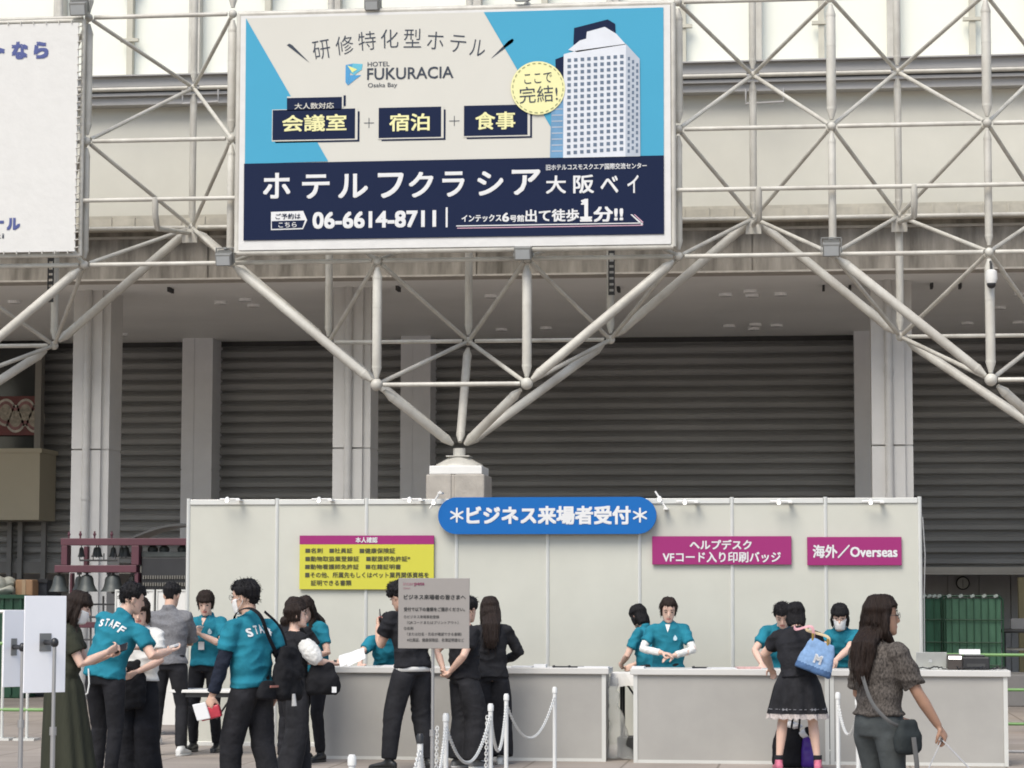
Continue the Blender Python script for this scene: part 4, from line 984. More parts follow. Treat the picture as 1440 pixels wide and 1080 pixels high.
PT = [cpost(px, yt, dY(yt), l, BLACK if i == 4 else None) for i, ((px, yt), l) in enumerate(zip(posts, lb))]
PR = [cpost(1178, 970, dY(970), 'white barrier post before the right counter, left one beside the floral blouse woman'), cpost(1206, 978, dY(978), 'white barrier post half hidden by the woman in the patterned blouse')]
def chain(a, b, sag, label, big=1.0):
    a, b = V(a), V(b); L_ = (b-a).length; n_ = max(10, int((L_+sag)/.020)); pts = []
    for i in range(n_+1):
        u_ = i/n_; p = a.lerp(b, u_); p.z -= sag*4*u_*(1-u_); pts.append(p)
    m = MB()
    for i in range(n_):
        p, q = pts[i], pts[i+1]; d = (q-p).normalized(); s_ = d.cross(V((0, 0, 1))).normalized() if abs(d.z) < .95 else V((1, 0, 0)); u2 = d.cross(s_).normalized()
        if i % 2: s_ = u2
        c = (p+q)/2; hl = (q-p).length*.78; hw = .0095*big; ring = []
        for k in range(8): t_ = 2*pi*k/8; ring.append(c+d*hl*cos(t_)+s_*hw*sin(t_))
        for k in range(8): m.tube([ring[k], ring[(k+1) % 8]], .0035*big, 5, cap=False)
    tag(m.build('plastic_chain', PW, loc=a), label, 'chain', 'white plastic chains of the queue barrier')
chain(PT[0], PT[1], .30, 'white plastic chain hanging between the two posts before the left counter end')
chain(PT[1], PT[2], .30, 'short white plastic chain beside the long haired visitor')
chain(PT[2], PT[3], .28, 'white plastic chain running from the long haired visitor to the wrapped post')
chain(PT[3], PT[4], .32, 'white plastic chain right of the notice pole')
chain(PT[4], PT[5], .34, 'white plastic chain running down left from the black capped post')
chain(PT[5], PT[5]+V((-.55, -1.6, 0)), .3, 'white plastic chain leaving the lowest barrier post')
chain(PR[0], PR[1], .22, 'white plastic chain hanging left of the woman in the patterned blouse')
for (P0, dx) in ((PT[3], -.05), (PT[2], -.02)):
    chain(P0+V((dx, -.03, -.01)), P0+V((dx-.01, -.035, -.5)), .0, 'loose white chain end hanging down the %s' % ('wrapped barrier post' if dx == -.05 else 'post by the long haired visitor'))
# ================================================================ people
SKIN = mat('skin', (.56, .36, .27), .55, .05, 14, sss=.12, spec=.3); SKINP = mat('skin_pale', (.64, .43, .34), .55, .05, 14, sss=.12, spec=.3); SKINT = mat('skin_tan', (.38, .22, .15), .5, .05, 14, sss=.1, spec=.3)
LIP = mat('lips', (.42, .15, .13), .5, .05)
def cloth(name, col, **k):
    k = {**dict(rough=.85, var=.12, scale=7, bump=.25, bscale=26, spec=.12), **k}; return mat(name, col, **k)
TEAL = cloth('polo_teal', (.020, .175, .240), var=.28, scale=4, bump=.5, bscale=14); BLK = cloth('black_cloth', (.014, .014, .017), var=.4, bump=.6, bscale=16, spec=.25); BLK2 = cloth('black_cloth_soft', (.020, .020, .023), var=.4, bump=.6, bscale=12, spec=.2)
NVY = cloth('navy_sleeve', (.018, .022, .035)); WHT = cloth('white_shirt', (.66, .65, .62)); OLV = cloth('olive_dress', (.040, .042, .030), stretch=(3, 3, .5)); GRJ = cloth('grey_jacket', (.17, .17, .18), scale=60, var=.25)
PNT = cloth('slate_trousers', (.062, .069, .070), var=.2); MASKW = cloth('mask_white', (.78, .77, .75), bump=0)
FLO = cloth('speckled_blouse', (.15, .13, .115), var=.0, scale=95, var2=(.012, .011, .011), bump=.1, stretch=(1, 1, .6))
def hairm(name, col):
    m = mat(name, col, .5, .35, 18, bump=.5, bscale=70, stretch=(3.5, 3.5, .25), spec=.22); return m
HB = hairm('hair_black', (.008, .007, .008)); HBR = hairm('hair_brown', (.019, .011, .008)); HDB = hairm('hair_dark_brown', (.021, .013, .010))
SHW = mat('shoe_white', (.6, .6, .58), .5); SHG = mat('shoe_grey', (.16, .16, .16), .5, .3, 20); SHB = mat('shoe_black', (.02, .02, .02), .4); SHP = mat('shoe_pink', (.50, .13, .20), .5, .15, 8); SOLE = mat('sole_white', (.5, .5, .48), .6)
EYE_M = mat('eye_dark', (.015, .010, .008), .2); BROW = mat('eyebrow', (.03, .02, .015), .8)
def fuse(mb, vox, smooth=3, fac=.5):
    """one continuous surface out of overlapping solids"""
    me = bpy.data.meshes.new('f'); me.from_pydata(mb.v, [], mb.f)
    bm = bmesh.new(); bm.from_mesh(me); bmesh.ops.recalc_face_normals(bm, faces=bm.faces); bm.to_mesh(me); bm.free()
    o = bpy.data.objects.new('f', me); COL.objects.link(o)
    r = o.modifiers.new('r', 'REMESH'); r.mode = 'VOXEL'; r.voxel_size = vox; r.adaptivity = 0
    if smooth: s = o.modifiers.new('s', 'SMOOTH'); s.iterations = smooth; s.factor = fac
    dg = bpy.context.evaluated_depsgraph_get(); dg.update()
    m = bpy.data.meshes.new_from_object(o.evaluated_get(dg))
    bpy.data.objects.remove(o); bpy.data.meshes.remove(me)
    return m
def displace(me, fn):
    n = len(me.vertices); co = np.empty(n*3); no = np.empty(n*3)
    me.vertices.foreach_get('co', co); me.vertices.foreach_get('normal', no); co = co.reshape(-1, 3); no = no.reshape(-1, 3)
    out = co+no*np.array([fn(V(c)) for c in co])[:, None]
    me.vertices.foreach_set('co', out.ravel()); me.update()
def part(me, name, m, root, smooth=True):
    me.name = name; me.materials.clear()
    for q in (m if isinstance(m, (list, tuple)) else [m]): me.materials.append(q)
    if smooth: me.polygons.foreach_set('use_smooth', [True]*len(me.polygons))
    o = bpy.data.objects.new(name, me); COL.objects.link(o); o.parent = root; WL[o.name] = V((0, 0, 0)); return o
def bld(mb, name, m, root, smooth=True):
    me = bpy.data.meshes.new(name); me.from_pydata(mb.v, [], mb.f); me.update(); return part(me, name, m, root, smooth)
def rx(a): return Matrix.Rotation(-a, 3, 'X')
def ry(a): return Matrix.Rotation(a, 3, 'Y')
def rz(a): return Matrix.Rotation(a, 3, 'Z')
def ik(a, b, l1, l2, pole):
    a, b = V(a), V(b); d = b-a; L_ = d.length
    mx_ = (l1+l2)*.995
    if L_ > mx_: b = a+d*(mx_/L_); d = b-a; L_ = mx_
    L_ = max(L_, abs(l1-l2)+.02)
    c = (l1*l1+L_*L_-l2*l2)/(2*l1*L_); c = max(-1, min(1, c)); s = sqrt(1-c*c)
    dn = d.normalized(); p = V(pole); p = (p-dn*p.dot(dn)).normalized()
    return a+dn*(l1*c)+p*(l1*s), b
FOLD_SEED = [0]; D20 = rad(20)
def person(name_label, loc, H=1.62, face=0, lean=0, sidel=0, twist=0, head=(0, 0, 0), hl=(-.24, .08, .86), hr=(.24, .08, .86), el=(-.5, -.8, -.2), er=(.5, -.8, -.2),
           feet=((-.10, 0, 0), (.10, 0, 0)), pel=None, palm=(None, None), curl=(.45, .45), male=False, skin=SKIN, hair=('short', HB), top=('tee', BLK), bot=('slim', BLK), shoes=SHB,
           mask=False, glasses=False, sleeves=None, lanyard=False, back_text=None, logo=False, group=None, hem=None, fat=1.0, facefeat=True, kneepole=((-.12, 1, 0), (.12, 1, 0)), hips=(0, 0)):
    k = H/1.665
    root = thing('person', name_label, 'person', loc, 0, group)
    root.rotation_euler = (0, 0, face); root.scale = (k, k, k)
    FOLD_SEED[0] += 1; sd = V((FOLD_SEED[0]*3.7, FOLD_SEED[0]*1.3, 0))
    g = (1.10 if male else 1.0)*fat
    # ---- skeleton
    P = V((hips[0], hips[1], .93)) if pel is None else V(pel)
    Rm = rz(twist*.4) @ ry(sidel*.5) @ rx(lean*.5); Rc = rz(twist) @ ry(sidel) @ rx(lean)
    W = P+Rm @ V((0, 0, .12)); C = W+Rc @ V((0, 0, .22)); N = W+Rc @ V((0, -.005, .375))
    sw = .175 if male else .158
    S = [W+Rc @ V((s*sw, -.005, .292)) for s in (-1, 1)]
    Rn = rz(twist*.5+head[1]*.5) @ ry(sidel*.5) @ rx(lean*.6+head[0]*.5)
    Rh = rz(head[1]+twist*.5) @ ry(head[2]) @ rx(head[0]+lean*.35)
    Hc = N+Rn @ V((0, .015, .050))+Rh @ V((0, .014, .085))
    A = [];
    for i, (h_, e_) in enumerate(((hl, el), (hr, er))):
        E, Wr = ik(S[i], h_, .275, .245, e_); A.append((S[i], E, Wr))
    hipj = [P+rz(twist*.2) @ V((s*.088, 0, -.05)) for s in (-1, 1)]
    Lg = []
    for i in (0, 1):
        an = V(feet[i][:3])+V((0, 0, .085))
        K_, an = ik(hipj[i], an, .405, .40, kneepole[i]); Lg.append((hipj[i], K_, an))
    X0, Y0 = V((1, 0, 0)), V((0, 1, 0))
    # ---- body, one continuous surface
    b = MB()
    tr = [(P+V((0, 0, -.10)), Rm, .135, .100), (P, Rm, .158, .112), (W, Rm, .122, .092), (W+Rc @ V((0, 0, .10)), Rc, .132*g, .098), (C, Rc, .150*g, .108), (W+Rc @ V((0, 0, .285)), Rc, .148*g, .088), (W+Rc @ V((0, 0, .325)), Rc, .108*g, .070), (W+Rc @ V((0, 0, .352)), Rc, .072*g, .058), (N, Rc, .056, .054)]
    b.rings([(c, R @ V((x_, 0, 0)), R @ V((0, y_, 0))) for c, R, x_, y_ in tr], 24)
    b.tube([N+Rc @ V((0, 0, -.04)), N+Rn @ V((0, .005, .03)), Hc+Rh @ V((0, -.02, -.06))], [.058, .050*g, .050*g], 16)
    hd = [(-.118, .016, .078, -.045), (-.110, .034, .090, -.018), (-.088, .051, .092, .035), (-.055, .062, .090, .066), (-.020, .068, .088, .086), (.015, .073, .087, .096), (.050, .075, .087, .100), (.080, .066, .072, .088), (.102, .045, .045, .062), (.114, .018, .014, .028)]
    b.rings([(Hc+Rh @ V((0, (yf-yb)/2, z_)), Rh @ V((w_, 0, 0)), Rh @ V((0, (yf+yb)/2, 0))) for z_, w_, yf, yb in hd], 28, 2.15)
    b.tube([Hc+Rh @ V((0, .082, .020)), Hc+Rh @ V((0, .098, -.012)), Hc+Rh @ V((0, .104, -.030)), Hc+Rh @ V((0, .092, -.040))], [.007, .0095, .0135, .008], 10)
    for s in (-1, 1):
        b.ell(Hc+Rh @ V((s*.074, -.008, -.010)), (.010, .018, .030), Rh @ ry(s*.15))
        b.ell(Hc+Rh @ V((s*.033, .072, .028)), (.022, .012, .008), Rh)
    b.ell(Hc+Rh @ V((0, .087, -.064)), (.022, .010, .009), Rh); b.ell(Hc+Rh @ V((0, .080, -.100)), (.018, .014, .012), Rh)
    hand_pos = []
    for i, (S_, E, Wr) in enumerate(A):
        s = (-1, 1)[i]
        b.tube([S_+Rc @ V((-s*.05, 0, .008)), S_, S_.lerp(E, .5), E, E.lerp(Wr, .3), E.lerp(Wr, .75), Wr], [.040, .046*g, .042*g, .036*g, .038*g, .030*g, .0235*g], 14)
        d = (Wr-E).normalized()
        pn = V(palm[i]) if palm[i] is not None else V((-s, 0, 0)); pn = (pn-d*pn.dot(d)).normalized()      # palm normal
        sd_ = d.cross(pn).normalized()*(-s)                                                                   # towards the thumb
        b.tube([Wr-d*.01, Wr+d*.02, Wr+d*.055, Wr+d*.088], [(.024, .018), (.032, .015), (.041, .0145), (.038, .012)], 12, side=sd_)
        cu = curl[i]
        for f_, (off, ln) in enumerate(((.030, .070), (.011, .080), (-.009, .075), (-.028, .058))):
            p0 = Wr+d*.080+sd_*off; pts = [p0]; ang = 0
            for q, fr_ in enumerate((.45, .30, .25)):
                ang += cu*(.75+.12*f_)*(1, 1.1, .8)[q]; dd = d*cos(ang)+pn*sin(ang); pts.append(pts[-1]+dd*ln*fr_)
            b.tube(pts, [.0098, .0092, .0085, .0068], 8)
        t0 = Wr+d*.022+sd_*.028; td = (d*.62+sd_*.62+pn*(.25+.5*cu)).normalized(); t1 = t0+td*.038; td2 = (d*.8+sd_*.15+pn*(.3+.5*cu)).normalized()
        b.tube([t0-td*.015, t1, t1+td2*.028, t1+td2*.045], [.014, .0115, .0095, .0075], 8)
        hand_pos.append((Wr+d*.085+pn*.028, d, pn, sd_))
    bare = bot[0] in ('skirt', 'dress')
    for i, (hj, K_, an) in enumerate(Lg):
        b.tube([hj+V((0, 0, .03)), hj, hj.lerp(K_, .5), K_, K_.lerp(an, .3), K_.lerp(an, .8), an], [.075, .082, .066, .049, .052, .034, .033], 14)
        fd = rz(feet[i][3] if len(feet[i]) > 3 else (.12, -.12)[i])
        b.tube([an+V((0, 0, -.01)), an+fd @ V((0, .02, -.045)), an+fd @ V((0, .12, -.062))], [.032, .034, .026], 10)
    me = fuse(b, .0075, 2)
    body = part(me, 'body', [skin, LIP], root)
    iR = Rh.inverted(); mi = np.zeros(len(me.polygons), dtype=np.int32)
    if facefeat and not mask:
        for p in me.polygons:
            q = iR @ (V(p.center)-Hc)
            if q.y > .075 and abs(q.x) < .024 and abs(q.z+.064) < .010: mi[p.index] = 1
        me.polygons.foreach_set('material_index', mi)
    if facefeat:
        for s in (-1, 1):
            m = MB(); m.ell(Hc+Rh @ V((s*.032, .083, .006)), (.0135, .006, .0048), Rh, 12, 8); bld(m, 'eye', EYE_M, root)
            m = MB(); m.tube([Hc+Rh @ V((s*.016, .089, .030)), Hc+Rh @ V((s*.034, .087, .036)), Hc+Rh @ V((s*.052, .074, .030))], [.003, .0042, .002], 6); bld(m, 'eyebrow', BROW, root)
    # ---- upper garment
    kind, tm = top[0], top[1]
    o = .013
    hz = hem if hem is not None else -.02
    m = MB()
    box_ = kind in ('tee', 'polo', 'blouse', 'jacket')
    wf = .014 if kind == 'blouse' else .030 if box_ else .012
    low = [(P+Rm @ V((0, 0, hz)), Rm, .158+o+.014, .112+o+.018)] if kind != 'vest' else [(P+Rm @ V((0, 0, .06)), Rm, .140+o, .10+o)]
    if kind in ('jacket', 'blouse'): low = [(P+Rm @ V((0, 0, hz)), Rm, .158+o+.016, .112+o+.025)]
    tr2 = low+[(P+Rm @ V((0, 0, .05)), Rm, .150+o, .108+o), (W, Rm, .122+o+wf, .092+o+wf*.8), (W+Rc @ V((0, 0, .10)), Rc, .132*g+o+wf*.6, .098+o+wf*.5), (C, Rc, .150*g+o+.006, .108+o+.004), (W+Rc @ V((0, 0, .280)), Rc, .152*g+o, .092+o), (W+Rc @ V((0, 0, .318)), Rc, .120*g+o, .078+o), (W+Rc @ V((0, 0, .348)), Rc, .082*g+o, .062+o), (N+Rc @ V((0, 0, -.004)), Rc, .052+o, .052+o)]
    tr2.sort(key=lambda q: (Rc.inverted() @ (q[0]-P)).z)
    m.rings([(c, R @ V((x_, 0, 0)), R @ V((0, y_, 0))) for c, R, x_, y_ in tr2], 32, 2.15)
    if kind in ('polo',): m.rings([(N+Rc @ V((0, .0, -.028)), Rc @ V((.076, 0, 0)), Rc @ V((0, .070, -.02))), (N+Rc @ V((0, .000, .004)), Rc @ V((.064, 0, 0)), Rc @ V((0, .060, -.034)))], 24)
    if kind == 'jacket': m.rings([(N+Rc @ V((0, .0, -.015)), Rc @ V((.078, 0, 0)), Rc @ V((0, .074, -.01))), (N+Rc @ V((0, -.004, .025)), Rc @ V((.064, 0, 0)), Rc @ V((0, .062, -.014)))], 24)
    slv = {'tee': .62, 'polo': .66, 'blouse': .85, 'jacket': 1.9, 'vest': .22, 'long': 1.9, 'puff': .1}.get(kind, .6)
    for i, (S_, E, Wr) in enumerate(A):
        s = (-1, 1)[i]
        if slv == 0: continue
        ad = (E-S_).normalized(); pts = [S_+Rc @ V((-s*.075, 0, .012)), S_+Rc @ V((-s*.025, 0, .004)), S_+ad*.035]; rr = [.050, .062, .062*g+.003]
        fl = {'tee': .014, 'polo': .010, 'blouse': .018}.get(kind, .002)
        if slv <= 1: pts += [S_.lerp(E, slv*.5), S_.lerp(E, slv)]; rr += [.052*g+fl*.6+.004, .046*g+fl+.004]
        else: pts += [S_.lerp(E, .5), E, E.lerp(Wr, .5), E.lerp(Wr, .93)]; rr += [.056*g, .050*g, .045*g, .038*g]
        m.tube(pts, rr, 16)
        if slv > .3: m.ell(S_+Rc @ V((s*.004, 0, -.004)), (.064, .062, .058), Rc)
    me = fuse(m, .0095, 3)
    amp = {'jacket': .012, 'blouse': .014}.get(kind, .015)
    def fold(c):
        q = c*1.0+sd
        a_ = noise.noise(V((q.x*7, q.y*7, q.z*3.0)))
        b_ = 1-abs(noise.noise(V((q.x*5+q.z*6, q.y*6, q.z*9-q.x*4)))*2.2)
        return amp*(a_*.9+b_*.9-.25)
    displace(me, fold)
    shirt = part(me, {'polo': 'polo_shirt', 'tee': 't_shirt', 'jacket': 'jacket', 'blouse': 'blouse', 'vest': 'vest'}.get(kind, 'shirt'), tm, root)
    if sleeves:      # separate under-sleeves: (material, from, to, radius)
        smt, f0, f1, rr_ = sleeves[:4]
        for i, (S_, E, Wr) in enumerate(A):
            m = MB(); n_ = 7; pts = []; rad__ = []
            for j in range(n_):
                u_ = f0+(f1-f0)*j/(n_-1); p_ = S_.lerp(E, u_) if u_ < 1 else E.lerp(Wr, u_-1); pts.append(p_)
                rad__.append((rr_*(1+.75*sin(pi*j/(n_-1))) if len(sleeves) > 4 else rr_*(1.12-.22*j/(n_-1)))*g)
            m.tube(pts, rad__, 14); me = fuse(m, .008, 2); displace(me, lambda c: .006*noise.noise(c*22+sd)+.004*noise.noise(c*45)); part(me, 'sleeve', smt, root)
    if kind == 'polo':
        m = MB(); R_ = Rc
        for s in (-1, 1):
            m.obox(N+R_ @ V((s*.040, .082, -.040)), R_ @ V((s*.026, -.008, .016)), R_ @ V((0, .004, 0)), R_ @ V((s*.012, .006, -.020)))
        bld(m, 'collar', tm, root, False)
    bv = None
    def drape(mb_src, name, mt, off=.004, axis=-1):
        """lay flat shapes (x, z in chest space) on the back (axis -1) or front (+1) of the shirt"""
        bvh = BVHTree.FromPolygons([v.co.copy() for v in shirt.data.vertices], [tuple(p.vertices) for p in shirt.data.polygons])
        out = []
        for x, y, z in mb_src.v:
            o_ = W+Rc @ V((x, axis*.5, z)); h = bvh.ray_cast(o_, Rc @ V((0, -axis, 0)))
            p_ = h[0] if h[0] is not None else W+Rc @ V((x, axis*.11, z))
            out.append(p_+Rc @ V((0, axis*off, 0)))
        mm = MB(); mm.v = [tuple(p) for p in out]; mm.f = mb_src.f; return bld(mm, name, mt, root, False)
    if back_text:
        m = MB(); n_ = len(back_text); w_ = .052
        for j, ch in enumerate(back_text):
            u_ = (j-(n_-1)/2)
            t_ = MB(); fit_text(t_, ch, -w_*.40, -.032, w_*.40, .032, 0, .035)
            an_ = -u_*.10
            for q in range(len(t_.v)):
                x, y, z = t_.v[q]; t_.v[q] = (u_*w_*1.02+x*cos(an_)-z*sin(an_), 0, .265-.006*u_*u_+x*sin(an_)+z*cos(an_))
            m.add(t_.v, t_.f)
        drape(m, 'lettering', PWHITE, .007)
    if logo:
        m = MB(); lx, lz = .078, .20
        m.add([(lx, 0, lz+.035), (lx-.012, 0, lz+.018), (lx-.02, 0, lz+.002), (lx-.018, 0, lz-.018), (lx, 0, lz-.026), (lx+.018, 0, lz-.018), (lx+.02, 0, lz+.002), (lx+.012, 0, lz+.018)], [(0, 1, 2, 3, 4, 5, 6, 7)])
        m.v = [(-x, y, z) for x, y, z in m.v]
        drape(m, 'emblem', mat('emblem_pale', (.5, .65, .7), .5), .006, 1)
    if lanyard:
        m = MB()
        for s in (-1, 1):
            m.add([(s*.050, 0, .34), (s*.058, 0, .34), (s*.016, 0, .10), (s*.008, 0, .10), ], [(0, 1, 2, 3)])
        drape(m, 'lanyard', mat('lanyard_blue', (.04, .10, .14), .6), .012, 1)
        c_ = W+Rc @ V((0, .155, .055)); m = MB(); m.obox(c_, Rc @ V((.032, 0, 0)), Rc @ V((0, .002, 0)), Rc @ V((0, 0, .042))); bld(m, 'name_badge', PWHITE, root, False)
    if kind == 'polo' and facefeat and lean < D20:
        m = MB(); m.add([(-.026, 0, .345), (.026, 0, .345), (.012, 0, .295), (0, 0, .262), (-.012, 0, .295)], [(0, 1, 2, 3, 4)]); drape(m, 'open_neckline', WHT if sleeves and tm is TEAL and sleeves[0] is WHT else skin, .006, 1)
    # ---- lower garment
    bk, bmt = bot[0], bot[1]
    if bk in ('slim', 'wide', 'cargo', 'flare'):
        m = MB()
        m.rings([(P+Rm @ V((0, 0, .115)), Rm @ V((.133, 0, 0)), Rm @ V((0, .103, 0))), (P+Rm @ V((0, 0, .04)), Rm @ V((.158, 0, 0)), Rm @ V((0, .118, 0))), (P+V((0, 0, -.03)), V((.174, 0, 0)), V((0, .128, 0))), (P+V((0, 0, -.10)), V((.168, 0, 0)), V((0, .118, 0)))], 28, 2.1)
        prof = {'slim': [.098, .080, .064, .060, .050], 'wide': [.102, .112, .112, .118, .125], 'cargo': [.105, .098, .086, .078, .066], 'flare': [.098, .086, .078, .085, .098]}[bk]
        for i, (hj, K_, an) in enumerate(Lg):
            m.tube([hj+V((0, 0, .02)), hj+V((0, 0, -.04)), hj.lerp(K_, .5), K_, K_.lerp(an, .5), K_.lerp(an, .97 if bk != 'wide' else 1.0)], [.085]+prof, 18)
        me = fuse(m, .0105, 3)
        def fold2(c):
            c = V(c); c.z += .05*noise.noise(c*4+sd)
            q = c+sd; v_ = noise.noise(V((q.x*9, q.y*9, q.z*1.8)))*.9
            kn = sum(math.exp(-((c-L3[1]).length/.13)**2) for L3 in Lg)+sum(math.exp(-((c-L3[2]-V((0, 0, .07))).length/.10)**2) for L3 in Lg)
            return (.008 if bk != 'wide' else .014)*v_+(.0015+.010*min(kn, 1)*max(0, noise.noise(q*3)+.45))*(1-abs(noise.noise(V((q.x*6+q.z*5, q.y*6, q.z*11-q.x*5)))*2.4))
        displace(me, fold2); part(me, 'trousers', bmt, root)
    elif bk in ('skirt', 'dress', 'long_dress'):
        zl = {'skirt': .56, 'dress': .56, 'long_dress': .12}[bk]
        m = MB(); rg = []; n_ = 64
        vs = []; fs = []; J = 22
        for j in range(J+1):
            u_ = j/J; z_ = P.z+.12+(zl-P.z-.12)*u_; c_ = V((P.x*(1-u_)+(Lg[0][1].x+Lg[1][1].x)/2*u_, P.y*(1-u_)+((Lg[0][1].y+Lg[1][1].y)/2)*u_, z_))
            a0 = .135+.045*min(1, u_*3*(.79 if bk != 'long_dress' else 2.5))+(.10 if bk != 'long_dress' else .10)*u_; b0 = a0*.80
            for q in range(n_):
                t_ = 2*pi*q/n_; w_ = 1+(.012+.075*u_)*sin(t_*11+1.5*noise.noise(V((cos(t_), sin(t_), 0))*2+sd))+.03*noise.noise(V((cos(t_)*2, sin(t_)*2, z_*4))+sd)
                vs.append(c_+V((cos(t_)*a0*w_, sin(t_)*b0*w_, 0)))
        for j in range(J):
            for q in range(n_): q2 = (q+1) % n_; fs.append((j*n_+q, j*n_+q2, (j+1)*n_+q2, (j+1)*n_+q))
        fs.append(tuple(range(n_))); m.add(vs, fs)
        sk_ = bld(m, 'skirt', bmt, root)
        if bk == 'dress':
            m = MB(); base = vs[-n_:]; up = vs[-3*n_:-2*n_]
            ring1 = [p+V((0, 0, -.0)) for p in base]; c_ = sum(base, V((0, 0, 0)))/n_
            r1 = [c_+(p-c_)*.97+V((0, 0, .02)) for p in base]; r2 = [c_+(p-c_)*(1.0+.05*sin(q*1.9))+V((0, 0, -.05-.012*sin(q*2.7))) for q, p in enumerate(base)]
            m.add(r1+r2, [(q, (q+1) % n_, n_+(q+1) % n_, n_+q) for q in range(n_)]); bld(m, 'lace_trim', mat('lace_pale', (.45, .40, .38), .9, .3, 60), root, False)
            m = MB()
            for q in range(0, n_, 1):
                a_, b_ = V(up[q])*1.0, V(up[(q+1) % n_]); o_ = (a_-c_); o_.z = 0; o_ = o_.normalized()*.006
                if q % 2 == 0: m.tube([a_+o_, b_+o_], .003, 4)
                if q % 10 == 3:
                    for dx in (-1, 1): m.add([a_+o_*1.3, a_+o_*1.3+(b_-a_).normalized()*.024*dx+V((0, 0, .015)), a_+o_*1.3+(b_-a_).normalized()*.024*dx-V((0, 0, .015))], [(0, 1, 2)])
            bld(m, 'ribbon_trim', mat('ribbon_grey', (.25, .25, .27), .7), root, False)
    # ---- shoes
    if shoes is not None:
        for i, (hj, K_, an) in enumerate(Lg):
            fd = rz(feet[i][3] if len(feet[i]) > 3 else (.12, -.12)[i]); c0 = an+V((0, 0, -.085))
            m = MB(); pr = [(-.075, .026, .055), (-.05, .036, .075), (0, .038, .085), (.06, .042, .062), (.12, .046, .046), (.165, .036, .036), (.185, .018, .024)]
            m.rings([(c0+fd @ V((0, y_, .012+h_/2)), fd @ V((w_, 0, 0)), V((0, 0, h_/2))) for y_, w_, h_ in pr], 18, 2.3)
            m.tube([an+V((0, 0, -.03)), an+V((0, -.005, .03))], [.040, .040], 14)
            sh = part(fuse(m, .008, 2), 'shoe', shoes, root)
            m = MB(); m.rings([(c0+V((0, 0, z_))+fd @ V((0, .055, 0)), fd @ V((.045, 0, 0)), fd @ V((0, .135, 0))) for z_ in (.0, .022)], 22, 2.6); s2 = bld(m, 'sole', SOLE if shoes in (SHW, SHG, SHP) else SHB, root); s2.parent = sh
            if bare:
                m = MB(); m.tube([an+V((0, 0, .0)), an+V((0, 0, .07))], [.040, .042], 14); bld(m, 'sock', BLK, root)
    # ---- hair
    hk, hm = hair
    h = MB(); t_ = .014
    zs = [(-.085, .052, .092, .035), (-.055, .062, .090, .070), (-.030, .067, .088, .086), (-.005, .071, .087, .096), (.02, .074, .087, .100), (.045, .0755, .087, .101), (.065, .072, .081, .096), (.085, .062, .066, .082), (.102, .046, .045, .062), (.114, .020, .015, .030)]
    zmin = {'short': -.055, 'curly': -.06, 'crop': -.055, 'ponytail': -.055, 'ponytail_bangs': -.055, 'bun': -.055}.get(hk, -.085)
    n_ = 40; vs = []; fs = []; zz = [z for z in zs if z[0] >= zmin-.001]
    bangs = hk in ('bob', 'bangs', 'ponytail_bangs', 'long_bangs')
    for z_, w_, yf, yb in zz:
        for q in range(n_):
            a_ = 2*pi*q/n_; x, y = sin(a_), cos(a_); yy = yf if y > 0 else yb
            az = abs((a_+pi) % (2*pi)-pi)
            tk = t_*(1.5 if hk == 'curly' else .5 if hk == 'crop' else 1)+(.006 if z_ > .03 else 0)
            lim_az = {'short': 1.75, 'crop': 1.75, 'curly': 1.6}.get(hk, 1.15) if z_ < .02 else {'crop': 1.25}.get(hk, 1.0)
            lim_z = .048 if not bangs else .022
            if hk == 'ponytail': lim_z = .066
            if hk == 'ponytail_bangs': lim_z = .040 if x > -.2 else .030; lim_az = .95
            if hk == 'curly': lim_z = .04
            edge = .012*noise.noise(V((x*3, y*3, 0))*1.6+sd)
            inn = az < lim_az+edge*4 and z_ < lim_z+edge*.8
            if hk in ('short', 'crop', 'curly') and z_ < -.02 and az < 2.5: inn = True
            if hk == 'crop' and z_ < .0 and az > 1.7: tk = .004
            kx_ = (w_+tk, yy+tk) if not inn else (w_*.80, yy*.76)
            vs.append(Hc+Rh @ V((x*kx_[0], y*kx_[1], z_+(tk*.9 if z_ > .09 else 0))))
    m_ = len(zz)
    for j in range(m_-1):
        for q in range(n_): q2 = (q+1) % n_; fs.append((j*n_+q, j*n_+q2, (j+1)*n_+q2, (j+1)*n_+q))
    fs += [tuple(reversed(range(n_))), tuple(range((m_-1)*n_, m_*n_))]
    h.add(vs, fs)
    Rb = Rc.lerp(Rh, .3) if hasattr(Rc, 'lerp') else Rc
    down = V((0, 0, -1))
    if hk in ('long', 'long_bangs', 'long_front'):
        L_ = hair_len = {'long': .42, 'long_bangs': .40, 'long_front': .40}[hk]
        p0 = Hc+Rh @ V((0, -.045, .02)); bk_ = Rc @ V((0, -1, 0))
        back = W+Rc @ V((0, -.125, .30))
        h.tube([Hc+Rh @ V((0, -.03, .05)), Hc+Rh @ V((0, -.05, -.04)), Hc+Rh @ V((0, -.06, -.10)), back+V((0, 0, .04)), back+Rc @ V((0, -.02, -.12)), back+Rc @ V((0, -.02, -(L_-.22)))], [(.084, .075), (.096, .068), (.096, .060), (.092, .048), (.076, .036), (.038, .018)], 24, side=Rc @ V((1, 0, 0)))
        for s in (-1, 1):
            fx = .1 if hk == 'long_front' else .0
            sh_ = W+Rc @ V((s*.095, .06+fx*.3, .28)); lo = W+Rc @ V((s*.085, .105, .12))
            pts = [Hc+Rh @ V((s*.070, .015, .045)), Hc+Rh @ V((s*.080, .012, -.02)), Hc+Rh @ V((s*.082, .005, -.09)), sh_.lerp(Hc, .3)+V((0, -.02, 0)), sh_]
            rr = [.020, .024, .026, .030, .018]
            if hk == 'long_front': pts += [lo]; rr += [.012]
            h.tube(pts, rr, 12)
